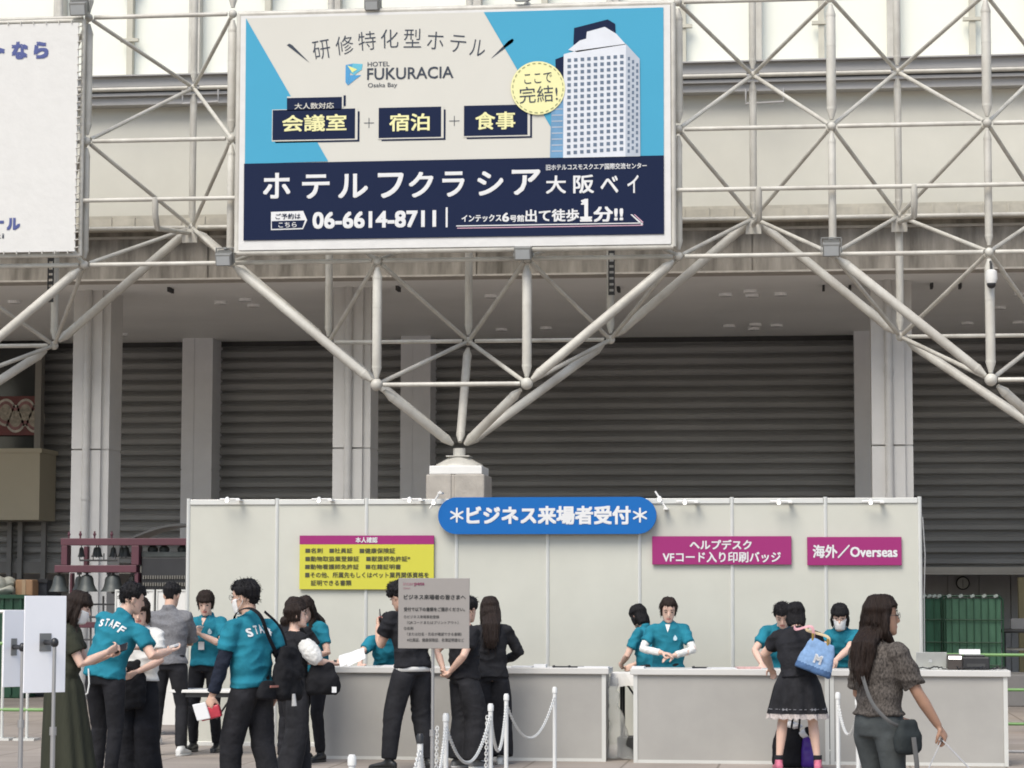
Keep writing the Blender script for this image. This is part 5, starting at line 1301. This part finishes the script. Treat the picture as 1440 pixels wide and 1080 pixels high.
    if hk in ('bob',):
        h.tube([Hc+Rh @ V((0, -.03, .04)), Hc+Rh @ V((0, -.042, -.05)), Hc+Rh @ V((0, -.045, -.12))], [(.08, .065), (.090, .062), (.080, .050)], 24, side=Rh @ V((1, 0, 0)))
        for s in (-1, 1): h.tube([Hc+Rh @ V((s*.068, .022, .045)), Hc+Rh @ V((s*.080, .022, -.03)), Hc+Rh @ V((s*.072, .026, -.10))], [.016, .022, .014], 12)
    if hk in ('ponytail', 'ponytail_bangs'):
        a_ = Hc+Rh @ V((0, -.11, -.01)); h.ell(a_, (.03, .03, .03)); h.tube([a_, a_+Rh @ V((.01, -.055, -.02)), a_+Rh @ V((.015, -.05, -.10)), a_+Rh @ V((.015, -.02, -.22))], [.022, .030, .028, .010], 12)
        for s in (-1, 1) if hk == 'ponytail_bangs' else (): h.tube([Hc+Rh @ V((s*.066, .045, .050)), Hc+Rh @ V((s*.075, .035, .0)), Hc+Rh @ V((s*.072, .03, -.05))], [.012, .010, .004], 8)
    if hk == 'bun': h.ell(Hc+Rh @ V((0, -.115, -.045)), (.05, .04, .045), Rh)
    me = fuse(h, .0075, 5 if 'long' in hk or hk == 'bob' else 3)
    def strands(c):
        q = iR @ (c-Hc); a_ = math.atan2(q.x, q.y)
        if hk == 'curly': return .016*noise.noise(q*26+sd)+.010*noise.noise(q*52+sd)
        if hk in ('short', 'crop'): return (.009 if hk == 'short' else .003)*noise.noise(V((q.x*30, q.y*30, q.z*18))+sd)+.003*sin(a_*22)
        return .0035*sin(a_*34+6*noise.noise(V((a_*2, q.z*3, 0))+sd))+.007*noise.noise(V((a_*5, q.z*2.5, 1))+sd)
    displace(me, strands)
    rs = random.Random(FOLD_SEED[0]); m = MB(); m.v = [tuple(v.co) for v in me.vertices]; m.f = [tuple(p.vertices) for p in me.polygons]; m.mi = [0]*len(m.f)
    nv = len(me.vertices); vn = [v.normal.copy() for v in me.vertices]; vc = [v.co.copy() for v in me.vertices]
    for _ in range({'curly': 420, 'short': 300, 'crop': 160}.get(hk, 330)):
        i_ = rs.randrange(nv); q = vc[i_]; lq = iR @ (q-Hc)
        if lq.y > .015 and lq.z < .075: continue
        if hk in ('curly', 'short', 'crop'): d_ = (vn[i_]*.8+V((rs.uniform(-1, 1), rs.uniform(-1, 1), rs.uniform(-1.2, .4)))*.9).normalized(); L_ = rs.uniform(.012, .032 if hk != 'crop' else .012)
        else: d_ = (V((rs.uniform(-.12, .12), rs.uniform(-.12, .12), -1))+vn[i_]*.08).normalized(); L_ = rs.uniform(.03, .10) if 'long' in hk else rs.uniform(.015, .04)
        e_ = q+d_*L_; md = q.lerp(e_, .5)+vn[i_]*.004
        m.tube([q-vn[i_]*.002, md, e_+(V((0, 0, -.3))*L_*.3)], [.0024, .0019, .0006], 4)
    me2 = bpy.data.meshes.new('hair'); me2.from_pydata(m.v, [], m.f); me2.update(); bpy.data.meshes.remove(me); part(me2, 'hair', hm, root)
    # ---- mask and glasses
    if mask:
        m = MB(); vs = []; fs = []; q_ = 15; J = 9
        for j in range(J):
            u_ = j/(J-1); z_ = -.020-.098*u_
            for i in range(q_):
                a_ = (-1+2*i/(q_-1))*1.12; wd = .074-.022*u_; fr_ = .108-.006*abs(u_-.35)*4+(-.010 if u_ > .9 else 0)
                vs.append(Hc+Rh @ V((sin(a_)*wd*1.05, cos(a_)*fr_*(1-.10*abs(sin(a_))), z_+.012*abs(sin(a_))*(1-2*u_))))
        for j in range(J-1):
            for i in range(q_-1): fs.append((j*q_+i, j*q_+i+1, (j+1)*q_+i+1, (j+1)*q_+i))
        m.add(vs, fs); o_ = bld(m, 'face_mask', MASKW, root); sm_ = o_.modifiers.new('t', 'SOLIDIFY'); sm_.thickness = .003
        m = MB()
        for s in (-1, 1): m.tube([Hc+Rh @ V((s*.068, .045, -.025)), Hc+Rh @ V((s*.082, -.010, -.002)), Hc+Rh @ V((s*.080, -.015, -.035)), Hc+Rh @ V((s*.060, .045, -.10))], .0022, 5)
        l_ = bld(m, 'ear_loop', MASKW, root); l_.parent = o_
    if glasses:
        m = MB()
        for s in (-1, 1):
            c_ = Hc+Rh @ V((s*.034, .101, .004)); ring = [c_+Rh @ V((cos(k*pi/8)*.026, 0, sin(k*pi/8)*.018)) for k in range(17)]; m.tube(ring, .0018, 6)
            m.tube([Hc+Rh @ V((s*.060, .100, .008)), Hc+Rh @ V((s*.079, .06, .006)), Hc+Rh @ V((s*.080, -.01, .0))], .0018, 6)
        m.tube([Hc+Rh @ V((-.008, .104, .008)), Hc+Rh @ V((.008, .104, .008))], .0018, 6); bld(m, 'glasses', mat('glasses_frame', (.05, .05, .05), .3), root)
    M = Matrix.Translation(V(loc)) @ Matrix.Rotation(face, 4, 'Z') @ Matrix.Scale(k, 4)
    return dict(root=root, M=M, W=W, P=P, N=N, Rc=Rc, Hc=Hc, Rh=Rh, A=A, L=Lg, hand=hand_pos, k=k, shirt=shirt)
def foot(px, Yd):
    """ground spot under pixel column px at depth Y"""
    P = at(px, 1000, Yd); return V((P.x, Yd, 0))
def wpt(p, v): return p['M'] @ V(v)
def wdir(p, v): return (p['M'].to_3x3() @ V(v)).normalized()
def htop(py, Y):
    """height that the photograph gives at pixel row py for depth Y"""
    return at(720, py, Y).z
# ================================================================ the people of the photo
D = rad
def Hgt(py, Y, bend=0): return EYE-(py-HY)*Y/F+bend
GV = 'visitors queueing at the reception'
def lean_(a): return D(a)
p1 = person('person in a long olive dress and white mask holding a phone', foot(88, 19), H=1.62, face=D(-78), lean=D(7), head=(D(14), 0, 0), hl=(-.08, .37, 1.17), hr=(.08, .35, 1.19), el=(-.5, -.6, -.7), er=(.5, -.6, -.7), palm=((.8, 0, .6), (-.8, 0, .6)), curl=(.7, .7), hair=('long_bangs', HDB), top=('tee', OLV), bot=('long_dress', OLV), shoes=SHB, mask=True, skin=SKINP)
p2 = person('person in a teal staff polo leaning right with an outstretched hand', foot(147, 20.4), H=1.72, face=D(-22), lean=D(14), sidel=D(15), head=(D(10), D(-38), D(4)), hl=(-.05, .40, 1.12), hr=(.42, .30, 1.10), el=(-.7, -.3, -.5), er=(.6, -.4, -.8), palm=((.3, 0, 1), (-.2, 0, 1)), curl=(.3, .35), male=True, skin=SKINP, hair=('short', HB), top=('polo', TEAL), bot=('slim', BLK), back_text='STAFF', feet=((-.12, .05, 0), (.13, -.08, 0)), hem=-.04)
p3 = person('person in a white blouse with brown bobbed hair, half hidden behind the leaning staff member', foot(197, 21.3), H=1.57, face=D(168), head=(D(18), D(16), 0), hl=(-.10, .26, 1.00), hr=(.08, .30, 1.05), el=(-.8, -.3, -.4), er=(.8, -.3, -.4), curl=(.6, .6), skin=SKINP, hair=('bob', HBR), top=('tee', WHT), bot=('wide', BLK), shoes=SHB)
p4 = person('person in a grey jacket and black trousers seen from behind, white shoes', foot(237, 24.6), H=1.72, face=D(-4), head=(D(14), 0, 0), hl=(.02, .26, 1.10), hr=(-.05, .27, 1.14), el=(-.8, .2, -.6), er=(.9, .1, -.6), curl=(.6, .6), male=True, skin=SKIN, hair=('crop', HB), top=('jacket', GRJ), bot=('slim', BLK2), shoes=SHW, feet=((-.15, 0, 0), (.14, -.02, 0)), hem=-.04, facefeat=False)
p5 = person('person in a teal polo with ponytail and name badge behind the white table', foot(289, 25.3), H=1.64, face=D(174), head=(D(20), D(10), 0), hl=(-.03, .24, 1.22), hr=(.06, .24, 1.22), el=(-.9, -.1, -.9), er=(.9, -.1, -.9), palm=((.6, .3, .5), (-.6, .3, .5)), curl=(.75, .75), skin=SKINP, hair=('ponytail_bangs', HDB), top=('polo', TEAL), bot=('slim', BLK), lanyard=True, logo=True, feet=((-.13, 0, 0), (.13, 0, 0)), hem=-.03)
p6 = person('person in a teal staff polo walking left with glasses, chin mask and black shoulder bag', foot(353, 18.4), H=1.70, face=D(64), lean=D(4), twist=D(-8), head=(D(4), D(18), 0), hl=(-.27, .16, .80), hr=(.25, -.02, .86), el=(-.6, -.8, 0), er=(.6, -.8, 0), curl=(.9, .5), male=True, skin=SKIN, hair=('short', HB), top=('polo', TEAL), bot=('cargo', BLK), glasses=True, sleeves=(NVY, .50, 1.93, .047), back_text='STAFF', feet=((-.09, .12, 0), (.09, -.15, 0)), hem=-.04, mask=True)
p7 = person('person with puffy white sleeves and black vest, looking right with papers in hand', foot(413, 21.6), H=1.52, face=D(-52), head=(D(-4), D(-22), 0), hl=(-.02, .36, 1.10), hr=(.16, .34, 1.10), el=(-.8, -.2, -.7), er=(.8, -.3, -.7), palm=((.3, 0, 1), (-.2, 0, 1)), curl=(.7, .7), skin=SKINP, hair=('bun', HDB), top=('vest', BLK), bot=('wide', BLK2), sleeves=(WHT, .05, 1.05, .052, 'puff'), hem=-.1, shoes=SHW, feet=((-.12, .12, 0), (.10, -.1, 0)))
p8 = person('person in teal with very long dark hair at the left counter end', foot(441, 23.95), H=1.60, face=D(148), lean=D(10), head=(D(26), D(18), 0), hl=(-.1, .26, 1.05), hr=(.12, .2, 1.0), el=(-.8, -.3, -.5), er=(.8, -.3, -.5), curl=(.6, .6), skin=SKINP, hair=('long_front', HDB), top=('polo', TEAL), bot=('slim', BLK))
p9 = person('person in a black t-shirt with one forearm raised, mostly hidden behind the puffy sleeves', foot(409, 23.4), H=1.57, face=D(-20), head=(D(10), D(-30), 0), hl=(-.44, .10, 1.36), hr=(.12, .30, 1.05), el=(-.3, -.6, -.8), er=(.8, -.3, -.5), curl=(.4, .6), skin=SKINP, hair=('bob', HDB), top=('tee', BLK), bot=('slim', BLK), facefeat=False)
p10 = person('person in a teal polo with head bowed behind the left counter, hands on its top', foot(545, 25.25), H=1.55, face=D(190), lean=D(30), head=(D(22), 0, 0), pel=(0, -.10, .86), hl=(-.10, .50, .99), hr=(.30, .48, .99), el=(-.9, -.2, -.2), er=(.9, -.2, -.2), palm=((0, 0, -1), (0, 0, 1)), curl=(.25, .2), skin=SKINP, hair=('bob', HB), top=('polo', TEAL), bot=('slim', BLK))
p11 = person('person in a black t-shirt and cargo trousers with curly hair, partly behind the notice board', foot(579, 22.9), H=1.74, face=D(48), lean=D(12), head=(D(22), D(10), 0), hl=(-.10, .36, 1.26), hr=(.05, .38, 1.24), el=(-.3, -.1, -1), er=(.3, -.1, -1), palm=((.8, 0, .4), (-.8, 0, .4)), curl=(.8, .8), male=True, skin=SKIN, hair=('curly', HB), top=('tee', BLK), bot=('cargo', BLK2), shoes=SHB, feet=((-.22, .05, 0, .5), (.15, -.05, 0)), hem=-.03)
p12 = person('person in loose black clothes with hands clasped behind, right of the notice board', foot(652, 23.2), H=1.58, face=D(-48), sidel=D(3), head=(D(10), D(20), 0), hl=(-.08, -.19, .97), hr=(.03, -.18, .95), el=(-.9, -.3, 0), er=(.9, -.3, 0), curl=(.7, .7), skin=SKINP, hair=('short', HB), top=('tee', BLK), bot=('wide', BLK2), shoes=SHG, hem=-.05, facefeat=False, feet=((-.10, 0, 0), (.10, .08, 0)))
p13 = person('person with long brown hair, black jacket and wide trousers at the left counter', foot(690, 23.8), H=1.58, face=D(8), lean=D(4), head=(D(12), D(12), 0), hl=(-.10, .30, 1.05), hr=(.14, .28, 1.03), el=(-.9, -.1, -.6), er=(.9, -.1, -.7), curl=(.6, .6), skin=SKINP, hair=('long', HDB), top=('jacket', BLK2), bot=('wide', BLK), shoes=SHW, hem=-.06, facefeat=False)
p14 = person('person in a teal staff polo with white under-sleeves, touching hands behind the middle counter', foot(940, 25.1), H=1.58, face=D(181), head=(D(22), D(6), 0), hl=(-.06, .24, 1.07), hr=(.05, .25, 1.10), el=(-1, -.05, -.35), er=(1, -.05, -.35), palm=((.5, .2, -.8), (-.5, .2, -.8)), curl=(.4, .4), skin=SKINP, hair=('ponytail', HDB), top=('polo', TEAL), bot=('slim', BLK), logo=True, sleeves=(WHT, .6, 1.86, .040))
p15 = person('person in a teal polo turned away, directly behind the staff member with white under-sleeves', foot(913, 25.75), H=1.52, face=D(62), lean=D(10), head=(D(22), D(-14), 0), hl=(-.1, .30, 1.0), hr=(.16, .30, .98), el=(-.8, -.3, -.5), er=(.8, -.3, -.5), curl=(.6, .6), skin=SKINP, hair=('bob', HB), top=('polo', TEAL), bot=('slim', BLK), facefeat=False)
p16 = person('person in a teal polo bending down behind the visitor in the black frilled dress', foot(1100, 25.3), H=1.62, face=D(186), lean=D(24), head=(D(30), D(-6), 0), pel=(0, -.08, .90), hl=(-.18, .46, 1.0), hr=(.24, .40, .96), el=(-.9, -.3, -.2), er=(.9, -.3, -.2), palm=((0, 0, -1), (0, 0, -1)), curl=(.4, .4), skin=SKINP, hair=('short', HB), top=('polo', TEAL), bot=('slim', BLK))
p17 = person('person in a short black frilled dress with pink shoes, leaning over the counter', foot(1122, 23.3), H=1.57, face=D(4), lean=D(20), head=(D(12), D(4), 0), pel=(0, -.06, .92), hl=(-.24, .38, .99), hr=(.14, .42, 1.01), el=(-1, -.3, -.1), er=(.9, -.3, -.3), palm=((0, 0, -1), (0, 0, -1)), curl=(.4, .4), skin=SKINP, hair=('bob', HB), top=('tee', BLK), bot=('dress', BLK2), shoes=SHP, feet=((-.19, .0, 0), (.19, 0, 0)), fat=1.28, facefeat=False)
p18 = person('person in a teal polo and white mask leaning on the right counter with folded hands', foot(1186, 25.25), H=1.62, face=D(168), lean=D(28), head=(D(10), D(8), 0), pel=(0, -.10, .88), hl=(-.03, .50, 1.01), hr=(.05, .50, 1.01), el=(-1, -.1, -.4), er=(1, -.1, -.4), palm=((.6, 0, -.5), (-.6, 0, -.5)), curl=(.7, .7), skin=SKINP, hair=('bob', HB), top=('polo', TEAL), bot=('slim', BLK), mask=True, glasses=True, logo=True)
p19 = person('person in a speckled brown blouse and slate trousers with long brown hair, holding a leash', foot(1236, 14.7), H=1.585, face=D(-46), lean=D(0), head=(D(0), D(-34), 0), hl=(-.14, .24, .95), hr=(.30, .28, .80), el=(-.6, -.8, 0), er=(.5, -.7, -.5), palm=(None, (-.6, 0, -.7)), curl=(.5, .85), skin=SKINT, hair=('long', HBR), top=('blouse', FLO), bot=('slim', PNT), shoes=SHW, hem=.03, feet=((-.11, .05, 0), (.11, -.05, 0)), glasses=True)

# ---------------------------------------------------------------- what they carry
def mk(mb, name, mt, label, cat, loc, smooth=False, bevel=0, group=None):
    o = mb.build(name, mt, smooth=smooth, loc=loc, bevel=bevel); return tag(o, label, cat, group)
def soft_box(c, X, Y, Z, vox=.012, amp=.012, fr=9, n=3):
    """stuffed rounded box: centre and half axes"""
    c, X, Y, Z = V(c), V(X), V(Y), V(Z); m = MB()
    m.rings([(c-Z, X*.80, Y*.75), (c-Z*.75, X, Y), (c+Z*.1, X*.95, Y*.95), (c+Z*.75, X*.72, Y*.6), (c+Z, X*.58, Y*.30)], 28, 2.6)
    me = fuse(m, vox, n); displace(me, lambda q: amp*noise.noise(q*fr)+amp*.5*noise.noise(q*fr*2.3)); return me
def soft_thing(name, me, mt, label, cat, c, group=None):
    c = V(c); me.transform(Matrix.Translation(-c)); me.materials.clear(); me.materials.append(mt); me.polygons.foreach_set('use_smooth', [True]*len(me.polygons))
    o = bpy.data.objects.new(name, me); COL.objects.link(o); o.location = c; WL[o.name] = c; return tag(o, label, cat, group)
def strap(pts, w_, mt, root, name='strap', th=.003, side=None):
    pts = [V(p) for p in pts]; Q = [pts[0]*2-pts[1]]+pts+[pts[-1]*2-pts[-2]]; out = []
    for i in range(1, len(Q)-2):
        for j in range(5):
            u_ = j/5; a, b, c_, d_ = Q[i-1], Q[i], Q[i+1], Q[i+2]
            out.append(.5*((2*b)+(c_-a)*u_+(2*a-5*b+4*c_-d_)*u_*u_+(3*b-a-3*c_+d_)*u_**3))
    pts = out+[pts[-1]]
    m = MB(); m.tube(pts, [(w_, th)]*len(pts), 8, side=side); return m.build(name, mt, root, smooth=True)
def hand(p, i):
    c, d, pn, sd_ = p['hand'][i]; return wpt(p, c), wdir(p, d), wdir(p, pn), wdir(p, sd_)
def in_hand(p, i, w_, l_, th, name, mt, label, cat, up=.03):
    c, d, pn, s_ = hand(p, i); m = MB(); m.obox(c+d*up, d*l_/2, s_*w_/2, pn*th/2); return mk(m, name, mt, label, cat, c, bevel=.003)
BAGB = cloth('black_bag', (.014, .014, .016), bump=.3); PHONE = mat('phone_glass', (.02, .02, .025), .15)
in_hand(p1, 0, .07, .13, .009, 'phone', PHONE, 'dark phone held by the person in the olive dress', 'phone', .03)
in_hand(p11, 0, .075, .15, .009, 'phone', PHONE, 'dark phone held by the curly haired person behind the notice board', 'phone', .04)
in_hand(p2, 1, .055, .09, .02, 'paper_pack', PWHITE, 'small white pack in the outstretched hand of the leaning staff member', 'pack', .0)
in_hand(p5, 1, .055, .085, .003, 'card', PWHITE, 'white card held by the staff member with the ponytail', 'card', .03)
c, d, pn, s_ = hand(p11, 1); m = MB(); m.obox(c+V((-.02, 0, -.07)), (.035, .01, 0), (0, .003, 0), (0, 0, .055)); mk(m, 'name_card', PWHITE, 'white name card hanging from the hands of the curly haired person', 'card', c)
m = MB(); m.tube([c+V((-.02, 0, -.015)), c+V((-.02, 0, .02))], .003, 6)
q11 = p11; m = MB(); m.rings([(p11['P']+V((0, 0, z_)), (.179, 0, 0), (0, .136, 0)) for z_ in (-.062, -.02)], 28, 2.1); bld(m, 'undershirt', WHT, p11['root'])
# papers of person 7
c, d, pn, s_ = hand(p7, 1)
m = MB()
for k in range(2):
    n_ = 7; g_ = []
    for a_ in range(n_):
        for b_ in range(n_):
            u_, v_ = a_/(n_-1)-.5, b_/(n_-1)-.5
            q = c+V((.10+.06*k, -.02-.02*k, .03+.02*k))+V((.15, .03, .06))*u_+V((-.03, .08, .09))*v_
            g_.append(q+noise.noise_vector(q*9+V((k, 0, 0)))*.022)
    m.add(g_, [(a_*n_+b_, (a_+1)*n_+b_, (a_+1)*n_+b_+1, a_*n_+b_+1) for a_ in range(n_-1) for b_ in range(n_-1)])
mk(m, 'paper_sheets', PWHITE, 'loose white papers held out by the person with puffy sleeves', 'paper', c)
c, d, pn, s_ = hand(p7, 0); m = MB(); m.obox(c+d*.05, d*.07, s_*.037, pn*.005); mk(m, 'phone', PHONE, 'dark phone in the hand of the person with puffy sleeves', 'phone', c)
# red and white pack of person 6
c, d, pn, s_ = hand(p6, 0)
m = MB(); m.obox(c+V((.0, -.01, -.045)), (.075, 0, .02), (0, .03, 0), (-.012, 0, .045)); mk(m, 'snack_pack', mat('pack_red', (.42, .03, .05), .35, .3, 14), 'red pack in the lowered hand of the walking staff member', 'pack', c, bevel=.01)
m = MB(); m.obox(c+V((-.06, -.05, -.035)), (.05, 0, .01), (0, .012, 0), (-.02, 0, .06)); mk(m, 'snack_pack', PWHITE, 'white pack in the lowered hand of the walking staff member', 'pack', c, bevel=.006)
# white curled cord on person 2
h0 = wpt(p2, p2['P']+V((-.06, -.17, .03)))
pts = [h0+V((.02, 0, 0)), h0+V((.035, -.02, -.12)), h0+V((.025, -.03, -.2)), h0+V((-.02, -.03, -.235)), h0+V((-.09, -.02, -.235)), h0+V((-.15, .0, -.2))]
m = MB(); m.tube(pts, .007, 8); mk(m, 'coiled_cord', PW, 'white coiled cord hanging at the hip of the leaning staff member', 'cord', h0, smooth=True)
# dark jacket over the arm of person 3
c = wpt(p3, V((0, .24, .88))); soft_thing('folded_jacket', soft_box(c, (.17, 0, 0), (0, .08, 0), (0, 0, .20), amp=.03), BAGB, 'dark folded jacket carried over the arms of the person in the white blouse', 'jacket', c)
# shoulder bag and pouch of person 6
fc = p6['M'].to_3x3()
def L6(x, y, z): return wpt(p6, V((x, y, z)))
c = L6(.13, -.24, 1.00); t = thing('shoulder_bag', 'black shoulder bag on the back of the walking staff member', 'bag', c)
X6 = wdir(p6, V((1, 0, 0))); Y6 = wdir(p6, V((0, 1, 0)))
me = soft_box(c, X6*.15, Y6*.075, V((0, 0, .20)), amp=.025); me.transform(Matrix.Translation(-c)); bag_ = part(me, 'bag_body', BAGB, t)
strap([L6(.08, -.17, 1.14), L6(-.02, -.165, 1.28), L6(-.09, -.15, 1.42), L6(-.11, -.05, 1.475), L6(-.10, .08, 1.42), L6(0, .15, 1.25)], .020, BAGB, t, side=X6)
strap([L6(.20, -.18, 1.14), L6(.17, -.17, 1.26), L6(.10, -.16, 1.36), L6(-.03, -.14, 1.45)], .012, BAGB, t, side=X6)
m = MB(); m.tube([c+V((.06, -.08, -.15)), c+V((.065, -.085, -.24))], [(.012, .012), (.02, .01)], 8); m.build('tassel', mat('tassel_grey', (.4, .4, .4), .6), t)
c = L6(-.06, -.20, .88); t = thing('belt_pouch', 'black belt pouch with a reddish tag on the hip of the walking staff member', 'pouch', c)
me = soft_box(c, X6*.11, Y6*.05, V((0, 0, .07)), amp=.008); me.transform(Matrix.Translation(-c)); part(me, 'pouch_body', BAGB, t)
m = MB(); m.obox(c-Y6*.065+V((0, 0, .03)), X6*.05, Y6*.004, (0, 0, .008)); m.build('tag', mat('tag_red', (.35, .14, .11), .6), t)
# bag of person 7
c = wpt(p7, V((.22, .20, .96))); t = thing('shoulder_bag', 'rounded black bag in front of the person with puffy sleeves', 'bag', c)
me = soft_box(c, (.15, .03, 0), (-.02, .09, 0), (0, 0, .14), amp=.02); me.transform(Matrix.Translation(-c)); part(me, 'bag_body', BAGB, t)
strap([c+V((-.1, 0, .12)), wpt(p7, V((.1, .15, 1.25))), wpt(p7, V((.10, .02, 1.44)))], .016, BAGB, t)
m = MB(); m.obox(c+V((.12, -.1, -.09)), (.02, 0, 0), (0, .003, 0), (.0, 0, .025)); m.build('tag', PWHITE, t)
# tote of person 17
def L17(x, y, z): return wpt(p17, V((x, y, z)))
c = L17(.17, -.27, 1.10); t = thing('tote_bag', 'light blue tote with a white letter M hanging from the shoulder above the black dress', 'bag', c)
DEN = cloth('denim_blue', (.19, .30, .48), var=.15, scale=40); DEN2 = cloth('denim_dark', (.07, .13, .25), var=.15, scale=40)
Xb = V((cos(-.36), -.1, sin(-.36))).normalized(); Zb = V((-sin(-.36), 0, cos(-.36))); Yb_ = Zb.cross(Xb).normalized()
m = MB(); m.rings([(c-Zb*.135, Xb*.165, Yb_*.075), (c-Zb*.12, Xb*.175, Yb_*.085), (c-Zb*.0, Xb*.16, Yb_*.075), (c+Zb*.12, Xb*.125, Yb_*.04), (c+Zb*.165, Xb*.11, Yb_*.025)], 28, 3.0)
me = fuse(m, .011, 2); displace(me, lambda q: .008*noise.noise(q*11)+.004*noise.noise(q*30)); 
mi = [1 if (V(p.center)-c).dot(Zb) < -.075 else 0 for p in me.polygons]
me.transform(Matrix.Translation(-c)); bo = part(me, 'bag_body', [DEN, DEN2], t); bo.data.polygons.foreach_set('material_index', mi)
m = MB(); tmp = MB(); fit_text(tmp, 'M', -.038, -.042, .038, .042, 0, .06)
front = -Yb_ if (-Yb_).y < 0 else Yb_
for (x, y, z) in tmp.v: m.v.append(tuple(c+Xb*(x+.02)+Zb*(z+.0)+front*(.088-.0)))
m.f = tmp.f; m.mi = [0]*len(m.f); m.build('lettering', PWHITE, t)
top0, top1 = c+Zb*.15-Xb*.085, c+Zb*.15+Xb*.06
sh = L17(.10, -.02, 1.37)
strap([top0, top0+V((-.02, -.02, .12)), sh+V((-.10, -.15, .01)), sh+V((-.12, -.02, .04)), sh+V((-.08, .12, 0))], .013, cloth('strap_pink', (.60, .33, .36)), t)
strap([top1, top1+V((-.01, 0, .08)), sh+V((.0, -.16, .0)), sh+V((.0, -.02, .045)), sh+V((0, .12, 0))], .013, cloth('strap_yellow', (.52, .42, .27)), t)
for q in (top0, top1): m = MB(); m.tube([q+V((-.01, -.02, -.01)), q+V((-.008, -.022, .06))], .012, 8); m.build('buckle', mat('gold_buckle', (.5, .36, .12), .3, metal=.9), t)
# bags on the floor by person 17
P = foot(1108, 23.75); c = P+V((0, 0, .19)); t = thing('shopping_bag', 'black fabric bag on the floor between the feet of the visitor in the black dress', 'bag', P)
me = soft_box(c, (.16, 0, 0), (0, .10, 0), (0, 0, .185), amp=.012); me.transform(Matrix.Translation(-P)); part(me, 'bag_body', BAGB, t)
for s in (-.06, .06): strap([c+V((-.02+.05, s, .16)), c+V((.05, s*.8, .30)), c+V((.09, s*.6, .36)), c+V((.11, s*.8, .28)), c+V((.10, s, .16))], .010, BAGB, t, 'handle')
m = MB(); m.ell(c+V((.05, 0, .20)), (.08, .05, .04)); m.v = [tuple(V(p)+noise.noise_vector(V(p)*14)*.02) for p in m.v]; m.build('paper_wad', PWHITE, t)
P = foot(1136, 23.7); c = P+V((0, 0, .15)); t = thing('shopping_bag', 'purple bag with white paper sticking out, on the floor beside the black one', 'bag', P)
me = soft_box(c, (.07, 0, 0), (0, .07, 0), (0, 0, .145), amp=.008); me.transform(Matrix.Translation(-P)); part(me, 'bag_body', mat('bag_purple', (.07, .02, .25), .4, .15, 6), t)
for dx, dz in ((-.04, .17), (.03, .165), (.0, .19)):
    m = MB(); m.ell(c+V((dx, 0, dz)), (.04, .035, .045)); m.v = [tuple(V(p)+noise.noise_vector(V(p)*18)*.018) for p in m.v]; m.build('contents', PWHITE if dx != 0 else BAGB, t)
# crossbody bag and leash of person 19
def L19(x, y, z): return wpt(p19, V((x, y, z)))
X9 = wdir(p19, V((1, 0, 0))); Y9 = wdir(p19, V((0, 1, 0)))
c = L19(.24, .0, .84); t = thing('crossbody_bag', 'dark crossbody bag with grey strap on the hip of the person in the speckled blouse', 'bag', c)
me = soft_box(c, Y9*.10, X9*.045, V((0, 0, .10)), amp=.01); me.transform(Matrix.Translation(-c)); part(me, 'bag_body', cloth('bag_charcoal', (.03, .035, .036)), t)
GST = cloth('strap_grey', (.11, .11, .11), bump=.1)
strap([L19(-.085, .05, 1.44), L19(-.10, -.04, 1.44), L19(-.07, -.13, 1.38), L19(.02, -.165, 1.22), L19(.11, -.175, 1.05), L19(.20, -.13, .94), L19(.235, -.05, .90)], .011, GST, t, side=X9)
m = MB(); m.tube([c+V((.03, -.05, .0)), c+V((.045, -.06, -.14)), c+V((.05, -.06, -.24))], [(.014, .006)]*3, 8); m.tube([c+V((-.03, -.05, .03)), c+V((-.05, -.06, -.06))], [(.018, .006)]*2, 8); m.build('tassel', GST, t)
m = MB(); m.tube([c+V((.05, -.06, -.22)), c+V((.055, -.06, -.30))], [.018, .022], 10); m.build('charm', mat('charm_brown', (.12, .07, .04), .5), t)
c, d, pn, s_ = hand(p19, 1)
LE = mat('leash_grey', (.42, .42, .42), .5)
e1, e2 = at(1300, 1092, 14.3), at(1376, 1092, 13.6); e1 = c+(e1-c)*1.6; e2 = c+(e2-c)*1.8
m = MB(); m.tube([c, c+(e1-c)*.5+V((0, 0, -.004)), e1], .0035, 6); m.tube([c, c+(e2-c)*.5+V((0, 0, -.006)), e2], .0045, 6); m.ell(c, (.012, .012, .012), nu=8, nv=6)
mk(m, 'leash', LE, 'thin grey leash running down from the hand of the person in the speckled blouse', 'leash', c, smooth=True)
